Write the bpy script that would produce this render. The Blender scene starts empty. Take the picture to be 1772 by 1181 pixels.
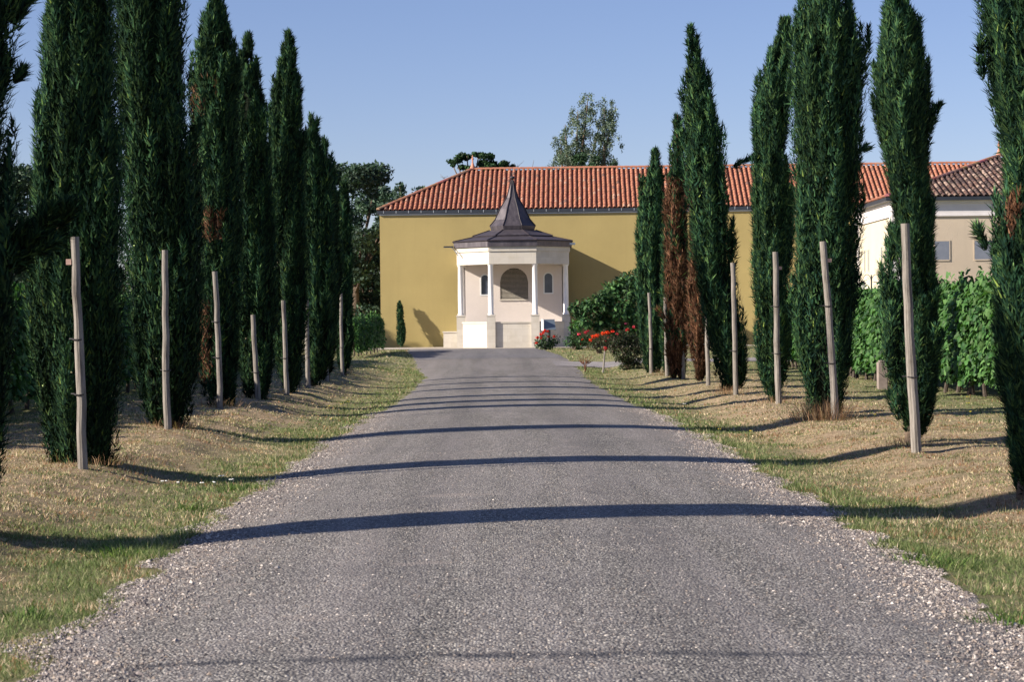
import bpy, math, random
import numpy as np
from mathutils import Vector, Matrix

random.seed(7)
R = math.radians
scene = bpy.context.scene
COL = scene.collection

# ------------------------------------------------------------------ camera
F_PX = 3600.0                       # focal length in pixels of the 1772 px wide photograph
CAM = Vector((-0.2, 0.0, 1.70))
YAW, PITCH, ROLL = 26 / F_PX, 30.5 / F_PX, 0.0105
fwd = Vector((math.sin(YAW) * math.cos(PITCH), math.cos(YAW) * math.cos(PITCH), -math.sin(PITCH)))
r0 = fwd.cross(Vector((0, 0, 1))).normalized()
u0 = r0.cross(fwd).normalized()
right = r0 * math.cos(ROLL) - u0 * math.sin(ROLL)
up = u0 * math.cos(ROLL) + r0 * math.sin(ROLL)
camd = bpy.data.cameras.new('camera')
cam = bpy.data.objects.new('camera', camd)
COL.objects.link(cam)
cam.matrix_world = Matrix(((right.x, up.x, -fwd.x, CAM.x), (right.y, up.y, -fwd.y, CAM.y),
                           (right.z, up.z, -fwd.z, CAM.z), (0, 0, 0, 1)))
camd.sensor_width = 36
camd.lens = 36 * F_PX / 1772
camd.clip_start = 0.1
camd.clip_end = 9000
camd.dof.use_dof = True
camd.dof.focus_distance = 48
camd.dof.aperture_fstop = 9
scene.camera = cam

# ------------------------------------------------------------------ light
SUN_TRAVEL = Vector((1.0, 0.34, -0.50)).normalized()
SUN_EL = math.asin(-SUN_TRAVEL.z)
SUN_AZ = math.atan2(-SUN_TRAVEL.x, -SUN_TRAVEL.y)
world = bpy.data.worlds.new('World')
scene.world = world
world.use_nodes = True
wn = world.node_tree
wn.nodes.clear()
sky = wn.nodes.new('ShaderNodeTexSky')
sky.sky_type = 'NISHITA'
sky.sun_disc = False
sky.sun_elevation = SUN_EL
sky.sun_rotation = SUN_AZ
sky.altitude = 900
sky.air_density = 1.0
sky.dust_density = 0.5
sky.ozone_density = 3.0
bg = wn.nodes.new('ShaderNodeBackground')
bg.inputs[1].default_value = 0.051
wo = wn.nodes.new('ShaderNodeOutputWorld')
tint = wn.nodes.new('ShaderNodeMix'); tint.data_type = 'RGBA'; tint.blend_type = 'MULTIPLY'
tint.inputs[0].default_value = 1.0
tint.inputs[7].default_value = (1.07, .96, 1.12, 1)      # slide film renders the whole sky a little violet
wn.links.new(sky.outputs[0], tint.inputs[6])
wn.links.new(tint.outputs[2], bg.inputs[0])
wn.links.new(bg.outputs[0], wo.inputs[0])
sd = bpy.data.lights.new('sun', 'SUN')
sd.energy = 4.2
sd.angle = R(0.53)
sd.color = (1.0, 0.90, 0.76)
sun = bpy.data.objects.new('sun', sd)
sun.rotation_euler = SUN_TRAVEL.to_track_quat('-Z', 'Y').to_euler()
COL.objects.link(sun)
scene.view_settings.view_transform = 'Standard'
scene.view_settings.look = 'None'
scene.view_settings.exposure = 1.2
scene.view_settings.gamma = 1
scene.view_settings.use_curve_mapping = False
scene.render.engine = 'CYCLES'
scene.cycles.max_bounces = 6
scene.cycles.diffuse_bounces = 3

# ------------------------------------------------------------------ numeric helpers
rng = np.random.default_rng(11)


def sstep(a, b, v):
    t = np.clip((np.asarray(v, float) - a) / (b - a), 0, 1)
    return t * t * (3 - 2 * t)


def vnoise(x, y, s=0):
    """value noise 0..1"""
    x = np.asarray(x, float) + s * 17.3
    y = np.asarray(y, float) + s * 9.1
    xi, yi = np.floor(x), np.floor(y)
    fx, fy = x - xi, y - yi
    fx = fx * fx * (3 - 2 * fx); fy = fy * fy * (3 - 2 * fy)

    def h(a, b):
        v = np.sin(a * 127.1 + b * 311.7 + s * 74.7) * 43758.5453
        return v - np.floor(v)
    return (h(xi, yi) * (1 - fx) + h(xi + 1, yi) * fx) * (1 - fy) + (h(xi, yi + 1) * (1 - fx) + h(xi + 1, yi + 1) * fx) * fy


def fbm(x, y, s=0):
    return (vnoise(x, y, s) * .5 + vnoise(np.asarray(x) * 2.1, np.asarray(y) * 2.1, s + 1) * .3 + vnoise(np.asarray(x) * 4.3, np.asarray(y) * 4.3, s + 2) * .2)


# road edges: y, left x, right x   (metres)
ROAD_Y = np.array([-20, 10, 17, 25, 34, 45, 56, 66, 72, 80, 88, 96.0])
ROAD_L = np.array([-2.45, -2.5, -2.6, -2.65, -2.6, -2.35, -2.35, -2.5, -2.85, -3.35, -3.9, -4.3])
ROAD_R = np.array([2.5, 2.55, 2.7, 2.78, 2.75, 2.6, 2.4, 2.5, 2.75, 2.6, 2.2, 1.75])


def road_l(y): return np.interp(y, ROAD_Y, ROAD_L) + (vnoise(np.asarray(y) * 1.3, 3, 5) - .5) * .28 + (vnoise(np.asarray(y) * 5, 3, 6) - .5) * .14
def road_r(y): return np.interp(y, ROAD_Y, ROAD_R) + (vnoise(np.asarray(y) * 1.1, 8, 7) - .5) * .28 + (vnoise(np.asarray(y) * 5, 8, 8) - .5) * .14


def base_z(x, y):
    x = np.asarray(x, float); y = np.asarray(y, float)
    a = np.abs(x)
    prof = np.interp(a, [0, 1.0, 1.9, 2.7, 3.2, 3.8, 4.6, 5.6, 9, 30], [.10, .09, .06, 0, -.03, -.05, .10, .15, .12, .05])
    prof = prof + .13 * sstep(2.7, 4.4, -x) * (1 - sstep(7, 12, a)) - .02 * sstep(3.7, 4.6, x) * (1 - sstep(7, 12, a))
    far = 1 - sstep(70, 92, y)
    z = prof * far + .06 * (1 - far)
    z = z + .47 * sstep(68, 97, y)
    verge = sstep(2.9, 3.8, a) * (1 - sstep(85, 95, y))
    z = z + verge * ((fbm(x * .9, y * .9, 3) - .5) * .16 + (fbm(x * 3.1, y * 3.1, 9) - .5) * .03)
    return z


def terr(x, y): return float(base_z(x, y))


def ray(px, py):
    v = right * ((px - 886) / F_PX) - up * ((py - 590.5) / F_PX) + fwd
    return v / v.y


def at(px, py, d):
    return CAM + ray(px, py) * d


def ground(px, py):
    v = ray(px, py)
    ts = np.arange(5, 140, .1)
    z = CAM.z + v.z * ts
    g = z - base_z(CAM.x + v.x * ts, ts)
    i = np.argmax(g < 0)
    if g[i] >= 0:
        i = len(ts) - 1
    p = CAM + v * float(ts[i])
    p.z = terr(p.x, p.y)
    return p


# ------------------------------------------------------------------ object helpers
def tag(o, label=None, cat=None, group=None, kind=None):
    if label: o['label'] = label
    if cat: o['category'] = cat
    if group: o['group'] = group
    if kind: o['kind'] = kind
    return o


def thing(name, label, cat, loc=(0, 0, 0), rotz=0, group=None):
    o = bpy.data.objects.new(name, None)
    o.empty_display_size = .3
    COL.objects.link(o)
    o.location = loc
    o.rotation_euler = (0, 0, rotz)
    return tag(o, label, cat, group)


def np_mesh(name, V, F, col=None, smooth=False):
    V = np.asarray(V, dtype=np.float32); F = np.asarray(F, dtype=np.int32)
    me = bpy.data.meshes.new(name)
    n, k = F.shape
    me.vertices.add(len(V)); me.vertices.foreach_set('co', V.ravel())
    me.loops.add(n * k); me.loops.foreach_set('vertex_index', F.ravel())
    me.polygons.add(n); me.polygons.foreach_set('loop_start', np.arange(0, n * k, k, dtype=np.int32))
    if col is not None:
        a = me.attributes.new('Col', 'FLOAT_COLOR', 'POINT')
        c = np.ones((len(V), 4), np.float32); c[:, :3] = col
        a.data.foreach_set('color', c.ravel())
    me.update(calc_edges=True)
    me.validate()
    me.polygons.foreach_set('use_smooth', np.full(n, smooth))
    return me


def link(name, me, mat, parent=None, kind=None, label=None):
    o = bpy.data.objects.new(name, me)
    if mat and not me.materials: me.materials.append(mat)
    COL.objects.link(o)
    if parent: o.parent = parent
    if kind: o['kind'] = kind
    if label: o['label'] = label
    return o


class MB:
    """polygon collector"""
    def __init__(s): s.v, s.f, s.c = [], [], []
    def add(s, vs, fs, c=None):
        b = len(s.v); s.v += [tuple(v) for v in vs]; s.f += [tuple(b + i for i in f) for f in fs]
        s.c += [c or (1, 1, 1)] * len(vs)
    def box(s, x0, x1, y0, y1, z0, z1, c=None):
        s.add([(x0, y0, z0), (x1, y0, z0), (x1, y1, z0), (x0, y1, z0), (x0, y0, z1), (x1, y0, z1), (x1, y1, z1), (x0, y1, z1)],
              [(3, 2, 1, 0), (4, 5, 6, 7), (0, 1, 5, 4), (1, 2, 6, 5), (2, 3, 7, 6), (3, 0, 4, 7)], c)
    def prism(s, pts, z0, z1, c=None):
        n = len(pts)
        s.add([(p[0], p[1], z0) for p in pts] + [(p[0], p[1], z1) for p in pts],
              [tuple(range(n - 1, -1, -1)), tuple(range(n, 2 * n))] + [(i, (i + 1) % n, n + (i + 1) % n, n + i) for i in range(n)], c)
    def tube(s, pts, rs, seg=8, c=None, cap=True):
        pts = [Vector(p) for p in pts]; rings = []
        if not hasattr(rs, '__len__'): rs = [rs] * len(pts)
        vs = []
        for i, p in enumerate(pts):
            t = (pts[min(i + 1, len(pts) - 1)] - pts[max(i - 1, 0)]).normalized()
            a = t.cross(Vector((0.31, 1, 0.17))).normalized(); b = t.cross(a)
            for k in range(seg):
                an = 2 * math.pi * k / seg
                vs.append(p + (a * math.cos(an) + b * math.sin(an)) * rs[i])
        fs = []
        for i in range(len(pts) - 1):
            for k in range(seg):
                fs.append((i * seg + k, i * seg + (k + 1) % seg, (i + 1) * seg + (k + 1) % seg, (i + 1) * seg + k))
        if cap:
            fs.append(tuple(range(seg - 1, -1, -1))); fs.append(tuple((len(pts) - 1) * seg + k for k in range(seg)))
        s.add(vs, fs, c)
    def lathe(s, prof, cx=0, cy=0, seg=16, a0=0.0, c=None):
        vs, fs = [], []
        for r, z in prof:
            for k in range(seg):
                an = a0 + 2 * math.pi * k / seg
                vs.append((cx + r * math.cos(an), cy + r * math.sin(an), z))
        for i in range(len(prof) - 1):
            for k in range(seg):
                fs.append((i * seg + k, i * seg + (k + 1) % seg, (i + 1) * seg + (k + 1) % seg, (i + 1) * seg + k))
        s.add(vs, fs, c)
    def build(s, name, mat, parent=None, smooth=False, kind=None, label=None, bevel=0):
        me = bpy.data.meshes.new(name)
        me.from_pydata(s.v, [], s.f)
        a = me.attributes.new('Col', 'FLOAT_COLOR', 'POINT')
        arr = np.ones((len(s.v), 4), np.float32); arr[:, :3] = s.c
        a.data.foreach_set('color', arr.ravel())
        me.validate(); me.update()
        if smooth: me.polygons.foreach_set('use_smooth', [True] * len(me.polygons))
        o = link(name, me, mat, parent, kind, label)
        if bevel:
            m = o.modifiers.new('bevel', 'BEVEL'); m.width = bevel; m.segments = 2; m.limit_method = 'ANGLE'
        return o


# ------------------------------------------------------------------ materials
class NT:
    def __init__(s, name):
        s.m = bpy.data.materials.new(name); s.m.use_nodes = True
        s.t = s.m.node_tree; s.t.nodes.clear()
        s.out = s.n('ShaderNodeOutputMaterial')
    def n(s, ty, **kw):
        nd = s.t.nodes.new(ty)
        for k, v in kw.items(): setattr(nd, k, v)
        return nd
    def l(s, a, b): s.t.links.new(a, b)
    def val(s, sock, v):
        if hasattr(v, 'is_linked') or isinstance(v, bpy.types.NodeSocket): s.l(v, sock)
        else: sock.default_value = v
    def obj(s):
        return s.n('ShaderNodeTexCoord').outputs['Object']
    def noise(s, scale, detail=4, rough=.55, vec=None, out='Fac', dist=0):
        t = s.n('ShaderNodeTexNoise'); t.inputs['Scale'].default_value = scale; t.inputs['Detail'].default_value = detail
        t.inputs['Roughness'].default_value = rough; t.inputs['Distortion'].default_value = dist
        s.l(vec if vec is not None else s.pos, t.inputs['Vector']); return t.outputs[out]
    def voro(s, scale, feature='F1', out='Distance', vec=None):
        t = s.n('ShaderNodeTexVoronoi', feature=feature); t.inputs['Scale'].default_value = scale
        s.l(vec if vec is not None else s.pos, t.inputs['Vector']); return t.outputs[out]
    def ramp(s, fac, stops):
        t = s.n('ShaderNodeValToRGB'); e = t.color_ramp.elements
        while len(e) < len(stops): e.new(.5)
        for i, (p, c) in enumerate(stops):
            e[i].position = p; e[i].color = (*c, 1) if hasattr(c, '__len__') else (c, c, c, 1)
        s.l(fac, t.inputs[0]); return t.outputs[0]
    def mix(s, fac, a, b, bt='MIX'):
        t = s.n('ShaderNodeMix', data_type='RGBA', blend_type=bt)
        s.val(t.inputs[0], fac)
        for sock, v in ((t.inputs[6], a), (t.inputs[7], b)):
            if isinstance(v, bpy.types.NodeSocket): s.l(v, sock)
            else: sock.default_value = (*v, 1)
        return t.outputs[2]
    def math(s, op, a, b=0.0, clamp=False):
        t = s.n('ShaderNodeMath', operation=op, use_clamp=clamp); s.val(t.inputs[0], a); s.val(t.inputs[1], b); return t.outputs[0]
    def bump(s, h, strength=.5, dist=.02, nrm=None):
        t = s.n('ShaderNodeBump'); t.inputs['Strength'].default_value = strength; t.inputs['Distance'].default_value = dist
        s.l(h, t.inputs['Height'])
        if nrm is not None: s.l(nrm, t.inputs['Normal'])
        return t.outputs[0]
    @property
    def pos(s):
        if not hasattr(s, '_p'): s._p = s.obj()
        return s._p
    def prin(s, col, rough=.8, bump=None, spec=.3, metal=0):
        p = s.n('ShaderNodeBsdfPrincipled')
        if isinstance(col, bpy.types.NodeSocket): s.l(col, p.inputs['Base Color'])
        else: p.inputs['Base Color'].default_value = (*col, 1)
        s.val(p.inputs['Roughness'], rough)
        p.inputs['Specular IOR Level'].default_value = spec; p.inputs['Metallic'].default_value = metal
        if bump is not None: s.l(bump, p.inputs['Normal'])
        s.l(p.outputs[0], s.out.inputs[0]); return p
    def attr(s):
        t = s.n('ShaderNodeAttribute'); t.attribute_name = 'Col'; return t.outputs['Color']


def leaf_mat(name, trans=.25, rough=.55, spec=.3):
    m = NT(name); c = m.attr()
    p = m.prin(c, rough, spec=spec)
    tr = m.n('ShaderNodeBsdfTranslucent')
    m.l(m.mix(1.0, c, (1.0, 1.25, .55), 'MULTIPLY'), tr.inputs[0])
    ms = m.n('ShaderNodeMixShader'); ms.inputs[0].default_value = trans
    m.l(p.outputs[0], ms.inputs[1]); m.l(tr.outputs[0], ms.inputs[2]); m.l(ms.outputs[0], m.out.inputs[0])
    return m.m


def plain(name, col, rough=.7, var=.12, scale=6, bumpscale=60, bumpd=.003, spec=.3, metal=0):
    m = NT(name)
    n1 = m.noise(scale, 5, .6)
    dark = tuple(c * (1 - var) for c in col); light = tuple(min(1, c * (1 + var)) for c in col)
    c = m.ramp(n1, [(.3, dark), (.7, light)])
    b = m.bump(m.noise(bumpscale, 3), .6, bumpd)
    m.prin(c, rough, b, spec, metal)
    return m.m


def mat_stucco(name, col, stain):
    m = NT(name)
    big = m.noise(.45, 5, .6)
    fine = m.noise(9, 6, .7)
    c = m.ramp(big, [(.3, tuple(x * .90 for x in col)), (.7, tuple(min(1, x * 1.06) for x in col))])
    c = m.mix(m.math('MULTIPLY', fine, .35), c, tuple(x * .72 for x in col))
    # weathering streaks running down the wall
    mp = m.n('ShaderNodeMapping'); mp.inputs['Scale'].default_value = (2.2, 2.2, .10); m.l(m.pos, mp.inputs[0])
    st = m.ramp(m.noise(1.6, 5, .65, vec=mp.outputs[0]), [(.52, 0.0), (.80, 1.0)])
    c = m.mix(m.math('MULTIPLY', st, .22), c, stain)
    b = m.bump(m.noise(38, 5, .7), .9, .012)
    m.prin(c, .92, b, .15)
    return m.m


def mat_stone(name, col):
    m = NT(name)
    sep = m.n('ShaderNodeSeparateXYZ'); m.l(m.pos, sep.inputs[0])
    cx = m.n('ShaderNodeCombineXYZ')
    m.l(m.math('ADD', sep.outputs[0], sep.outputs[1]), cx.inputs[0]); m.l(sep.outputs[2], cx.inputs[1])
    br = m.n('ShaderNodeTexBrick'); m.l(cx.outputs[0], br.inputs[0])
    br.inputs['Scale'].default_value = 1; br.inputs['Brick Width'].default_value = .72; br.inputs['Row Height'].default_value = .31
    br.inputs['Mortar Size'].default_value = .005
    br.inputs['Color1'].default_value = (*[x * 1.03 for x in col], 1); br.inputs['Color2'].default_value = (*[x * .92 for x in col], 1)
    br.inputs['Mortar'].default_value = (*[x * .8 for x in col], 1)
    n1 = m.noise(2.5, 6, .65)
    c = m.mix(m.ramp(n1, [(.45, 0.0), (.75, .45)]), br.outputs[0], tuple(x * f for x, f in zip(col, (.72, .68, .58))))
    b = m.bump(m.noise(30, 4, .7), .5, .006)
    m.prin(c, .85, b, .2)
    return m.m


def mat_tile():
    m = NT('terracotta_tile')
    c = m.mix(m.ramp(m.noise(3, 5, .7), [(.5, 0.0), (.8, .5)]), m.attr(), (.20, .09, .06))
    m.prin(c, .85, m.bump(m.noise(40, 3), .5, .004), .2)
    return m.m


def mat_ground():
    m = NT('dry_and_green_turf')
    sep = m.n('ShaderNodeSeparateXYZ'); m.l(m.pos, sep.inputs[0])
    ax = m.math('ABSOLUTE', sep.outputs[0])
    n1 = m.noise(.55, 5, .6); n2 = m.noise(2.4, 6, .7); mpg = m.n('ShaderNodeMapping'); mpg.inputs['Scale'].default_value = (1, .55, 1); m.l(m.pos, mpg.inputs[0])
    n3 = m.noise(26, 8, .85, vec=mpg.outputs[0])
    # green strip beside the road, dry further out, green again by the vines
    e = m.math('ADD', ax, m.math('MULTIPLY', m.math('SUBTRACT', n1, .5), 3.2))
    strip = m.ramp(m.math('MULTIPLY', e, .1), [(0.32, 1.0), (.42, .12), (.66, .15), (.80, 1.0)])
    far = m.ramp(m.math('MULTIPLY', m.math('ADD', sep.outputs[1], m.math('MULTIPLY', n1, 20)), .01), [(.45, 0.0), (.85, .9)])
    g = m.math('MAXIMUM', strip, far)
    g = m.math('MULTIPLY', g, m.ramp(n2, [(.25, .45), (.6, 1.0)]))
    tan = m.ramp(n3, [(.30, (.20, .135, .085)), (.5, (.46, .34, .23)), (.72, (.68, .54, .39))])
    grn = m.ramp(n3, [(.28, (.08, .09, .045)), (.52, (.21, .225, .11)), (.8, (.38, .36, .20))])
    tan = m.mix(m.ramp(m.noise(3.1, 5, .75), [(.45, 0.0), (.62, .55)]), tan, m.mix(.5, tan, (.26, .135, .075)))
    tan = m.mix(m.ramp(m.noise(6.5, 6, .75), [(.50, 0.0), (.60, .65)]), tan, (.20, .19, .10))
    c = m.mix(g, tan, grn)
    b = m.bump(n3, .8, .03); b2 = m.bump(m.noise(90, 4, .8), 1.0, .02, b)
    m.prin(c, .95, b2, .1)
    return m.m


def mat_road(name='chip_seal_asphalt', blue=0.0):
    m = NT(name)
    sep = m.n('ShaderNodeSeparateXYZ'); m.l(m.pos, sep.inputs[0])
    ax = m.math('ABSOLUTE', sep.outputs[0])
    cell = m.n('ShaderNodeTexVoronoi'); cell.inputs['Scale'].default_value = 62; m.l(m.pos, cell.inputs[0])
    rnd = m.n('ShaderNodeSeparateColor'); m.l(cell.outputs['Color'], rnd.inputs[0])
    stone = m.ramp(rnd.outputs[0], [(0, (.050, .048, .045)), (.35, (.170, .156, .145)), (.62, (.31, .286, .262)), (.86, (.47, .437, .395)), (.965, (.72, .68, .61))])
    tar = (.056, .051, .050)
    c = m.mix(m.ramp(cell.outputs['Distance'], [(.38, 0.0), (.68, .85)]), stone, tar)
    big = m.noise(.5, 5, .6)
    # long streaks along the wheel tracks
    mp = m.n('ShaderNodeMapping'); mp.inputs['Scale'].default_value = (2.0, .13, 1); m.l(m.pos, mp.inputs[0])
    st = m.noise(1.0, 5, .65, vec=mp.outputs[0])
    c = m.mix(m.ramp(st, [(.40, .0), (.66, .75)]), c, m.mix(.5, c, (.36, .325, .32)))
    c = m.mix(m.ramp(big, [(.52, 0.0), (.75, .35)]), c, (.072, .070, .074))
    # smoother, darker wheel tracks
    wt = m.math('ABSOLUTE', m.math('SUBTRACT', m.math('ADD', ax, m.math('MULTIPLY', m.noise(.35, 3), .4)), 1.05))
    c = m.mix(m.ramp(wt, [(.10, .22), (.42, 0.0)]), c, (.075, .070, .072))
    # loose pale gravel towards both edges
    edge = m.math('ADD', ax, m.math('MULTIPLY', m.math('SUBTRACT', m.noise(1.3, 5, .65), .5), 1.3))
    ef = m.ramp(m.math('MULTIPLY', edge, .25), [(.40, 0.0), (.70, .42)])
    grav = m.ramp(rnd.outputs[1], [(0, (.09, .078, .075)), (.4, (.22, .19, .18)), (.8, (.37, .325, .30)), (.97, (.60, .55, .50))])
    c = m.mix(ef, c, grav)
    # small bare earth scars and a tarred seam across the road near the front
    sc = m.n('ShaderNodeMapping'); sc.inputs['Scale'].default_value = (.8, 1.3, 1); m.l(m.pos, sc.inputs[0])
    scar = m.ramp(m.noise(1.25, 3, .5, vec=sc.outputs[0]), [(.66, 0.0), (.70, .55)])
    c = m.mix(scar, c, (.30, .26, .235))
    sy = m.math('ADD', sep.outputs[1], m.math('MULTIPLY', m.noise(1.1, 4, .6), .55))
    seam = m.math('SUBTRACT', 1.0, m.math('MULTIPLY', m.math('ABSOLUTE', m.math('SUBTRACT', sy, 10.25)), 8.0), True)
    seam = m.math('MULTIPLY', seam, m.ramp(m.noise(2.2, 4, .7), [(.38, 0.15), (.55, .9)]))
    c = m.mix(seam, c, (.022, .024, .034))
    ck = m.voro(.33, 'DISTANCE_TO_EDGE', vec=m.mix(.12, m.pos, m.noise(3.5, 5, .7, out='Color')))
    ckf = m.math('MULTIPLY', m.ramp(ck, [(0.003, .5), (.009, 0.0)]), m.ramp(m.noise(.7, 3), [(.60, 0.0), (.68, 1.0)]))
    c = m.mix(ckf, c, (.02, .02, .026))
    if blue: c = m.mix(blue, c, (.10, .115, .16))
    h = m.math('SUBTRACT', 1.0, cell.outputs['Distance'])
    h2 = m.math('ADD', h, m.math('MULTIPLY', rnd.outputs[2], .6))
    b = m.bump(h2, .9, .012)
    b = m.bump(m.noise(3.2, 4, .6), .5, .03, b)
    m.prin(c, .72, b, .35)
    return m.m


def mat_gravel(name, a, b_):
    m = NT(name)
    cell = m.n('ShaderNodeTexVoronoi'); cell.inputs['Scale'].default_value = 28; m.l(m.pos, cell.inputs[0])
    rnd = m.n('ShaderNodeSeparateColor'); m.l(cell.outputs['Color'], rnd.inputs[0])
    c = m.ramp(rnd.outputs[0], [(0, a), (1, b_)])
    c = m.mix(m.ramp(m.noise(.8, 5, .6), [(.45, 0.0), (.7, .5)]), c, tuple(x * .6 for x in a))
    m.prin(c, .9, m.bump(cell.outputs['Distance'], .9, .02), .2)
    return m.m


def mat_wood():
    m = NT('weathered_stake_wood')
    mp = m.n('ShaderNodeMapping'); mp.inputs['Scale'].default_value = (14, 14, 1.1); m.l(m.pos, mp.inputs[0])
    n = m.noise(2.2, 7, .7, vec=mp.outputs[0])
    c = m.ramp(n, [(.3, (.06, .050, .043)), (.48, (.205, .185, .165)), (.75, (.35, .32, .29))])
    c = m.mix(m.ramp(m.noise(2.2, 4, .6), [(.55, 0.0), (.75, .6)]), c, (.12, .095, .075))
    m.prin(c, .85, m.bump(n, .8, .01), .2)
    return m.m


def mat_zinc():
    m = NT('weathered_zinc_roofing')
    mp = m.n('ShaderNodeMapping'); mp.inputs['Scale'].default_value = (3, 3, .6); m.l(m.pos, mp.inputs[0])
    n = m.noise(1.8, 6, .65, vec=mp.outputs[0])
    c = m.ramp(n, [(.3, (.050, .044, .054)), (.55, (.088, .076, .088)), (.8, (.14, .122, .135))])
    m.prin(c, m.ramp(n, [(.3, .38), (.7, .6)]), m.bump(m.noise(14, 3), .3, .004), .5, .35)
    return m.m


M = dict(
    cypress=leaf_mat('cypress_foliage', .06, .75, .06), leaf=leaf_mat('broad_leaf', .24, .55, .22), far_leaf=leaf_mat('tree_leaf', .22, .6, .2),
    grass=leaf_mat('grass_blade', .30, .7, .15), petal=leaf_mat('petal', .2, .6, .2),
    bark=plain('grey_brown_bark', (.13, .095, .07), .9, .35, 12, 30, .02), vinewood=plain('dark_vine_wood', (.075, .06, .05), .9, .4, 14, 40, .02),
    yellow=mat_stucco('ochre_render', (.395, .315, .138), (.27, .215, .10)),
    beige=mat_stucco('beige_render', (.56, .47, .37), (.38, .32, .26)),
    cream=mat_stucco('cream_render', (.58, .53, .42), (.5, .45, .36)),
    inner=mat_stucco('pink_white_render', (.72, .65, .61), (.58, .52, .47)),
    stone=mat_stone('pale_limestone', (.57, .53, .47)), white=plain('white_cornice_paint', (.66, .63, .64), .7, .06, 2, 60, .002),
    column=plain('white_column_paint', (.80, .78, .77), .6, .05, 3, 60, .002),
    tile=mat_tile(), under=plain('dark_tile_bed', (.16, .075, .05), .9, .25, 5),  # bed under the tiles is a plain dark orange brown
    zinc=mat_zinc(), seam=plain('dark_roof_seam', (.035, .028, .034), .5, .15),
    gutter=plain('slate_grey_gutter', (.035, .042, .056), .5, .15, 3, 40, .001, .5, .3), clip=plain('pale_metal_clip', (.5, .52, .55), .4, .1, 4, 40, .001, .5, .5),
    glass=None, slat=plain('grey_louvre_paint', (.50, .46, .40), .6, .12), dark=plain('dark_interior', (.012, .012, .014), .9, .1),
    ground=mat_ground(), road=mat_road(), apron=mat_road('bluish_asphalt_apron', .30),
    pale=mat_gravel('pale_gravel', (.33, .29, .24), (.62, .56, .48)), pathg=mat_gravel('grey_path_gravel', (.20, .185, .19), (.40, .37, .36)),
    stones=None, wood=mat_wood(), tie=plain('dark_tie', (.03, .028, .03), .6, .2), block=plain('pinkish_wood_peg', (.45, .30, .25), .8, .2),
    signm=plain('blue_grey_sign_panel', (.16, .20, .25), .35, .08, 4, 40, .001, .5), signw=plain('white_sign_edge', (.72, .74, .76), .5, .05),
    iron=plain('black_iron', (.02, .02, .022), .5, .2), lampglass=plain('frosted_lamp_glass', (.55, .55, .5), .3, .05, 3, 40, .001, .5),
    concrete=plain('pinkish_concrete', (.25, .205, .185), .9, .2, 6),
)
g = NT('bluish_window_glass'); g.prin(g.ramp(g.noise(1.5, 2), [(.3, (.045, .058, .085)), (.7, (.085, .10, .14))]), .12, None, .6); M['glass'] = g.m
g = NT('blue_grey_shutter'); g.prin(g.ramp(g.noise(3, 4), [(.3, (.16, .18, .23)), (.7, (.21, .23, .28))]), .5, None, .4); M['shutter'] = g.m
g = NT('gravel_stone'); g.prin(g.attr(), .8, g.bump(g.noise(120, 3), .4, .004), .25); M['stones'] = g.m

# ------------------------------------------------------------------ setting: ground, road, paths
gx = np.unique(np.round(np.concatenate([np.linspace(-3000, -60, 14), np.linspace(-60, -13, 24), np.arange(-13, 13.01, .16), np.linspace(13, 60, 24), np.linspace(60, 3000, 14)]), 4))
gy = np.unique(np.round(np.concatenate([np.linspace(-400, -6, 10), np.arange(-6, 60, .25), np.arange(60, 132, .5), np.linspace(132, 300, 20), np.linspace(300, 5000, 16)]), 4))
X, Y = np.meshgrid(gx, gy)
Z = base_z(X, Y)
rl, rr = np.interp(Y, ROAD_Y, ROAD_L), np.interp(Y, ROAD_Y, ROAD_R)
inside = (X > rl + .35) & (X < rr - .35) & (Y < 97)
Z = Z - np.where(inside, .04, 0)
nx, ny = len(gx), len(gy)
I = np.arange(nx * ny).reshape(ny, nx)
Fq = np.stack([I[:-1, :-1], I[:-1, 1:], I[1:, 1:], I[1:, :-1]], -1).reshape(-1, 4)
link('ground', np_mesh('ground', np.stack([X, Y, Z], -1).reshape(-1, 3), Fq, smooth=True), M['ground'], kind='structure')


def sheet(name, ys, xl, xr, off, mat, ncol=36):
    ys = np.asarray(ys, float)
    t = np.linspace(0, 1, ncol)[None, :]
    X = xl[:, None] * (1 - t) + xr[:, None] * t
    Y = np.repeat(ys[:, None], ncol, 1)
    e = np.minimum(t, 1 - t) * ncol
    Z = base_z(X, Y) + off - np.where(e < .5, .012, 0)
    I = np.arange(ncol * len(ys)).reshape(len(ys), ncol)
    F = np.stack([I[:-1, :-1], I[:-1, 1:], I[1:, 1:], I[1:, :-1]], -1).reshape(-1, 4)
    return link(name, np_mesh(name, np.stack([X, Y, Z], -1).reshape(-1, 3), F, smooth=True), mat, kind='structure')


ys = np.arange(-6, 83.01, .22)
sheet('road', ys, road_l(ys), road_r(ys), .010, M['road'])
ys = np.arange(82.6, 97.4, .25)
sheet('forecourt', ys, road_l(ys) - .0, road_r(ys), .016, M['apron'])
ys = np.arange(96.0, 104.2, .25)
sheet('gravel_yard', ys, np.full(len(ys), -12.0) + np.sin(ys) * .2, np.full(len(ys), 12.0), .022, M['pale'], 60)
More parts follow.
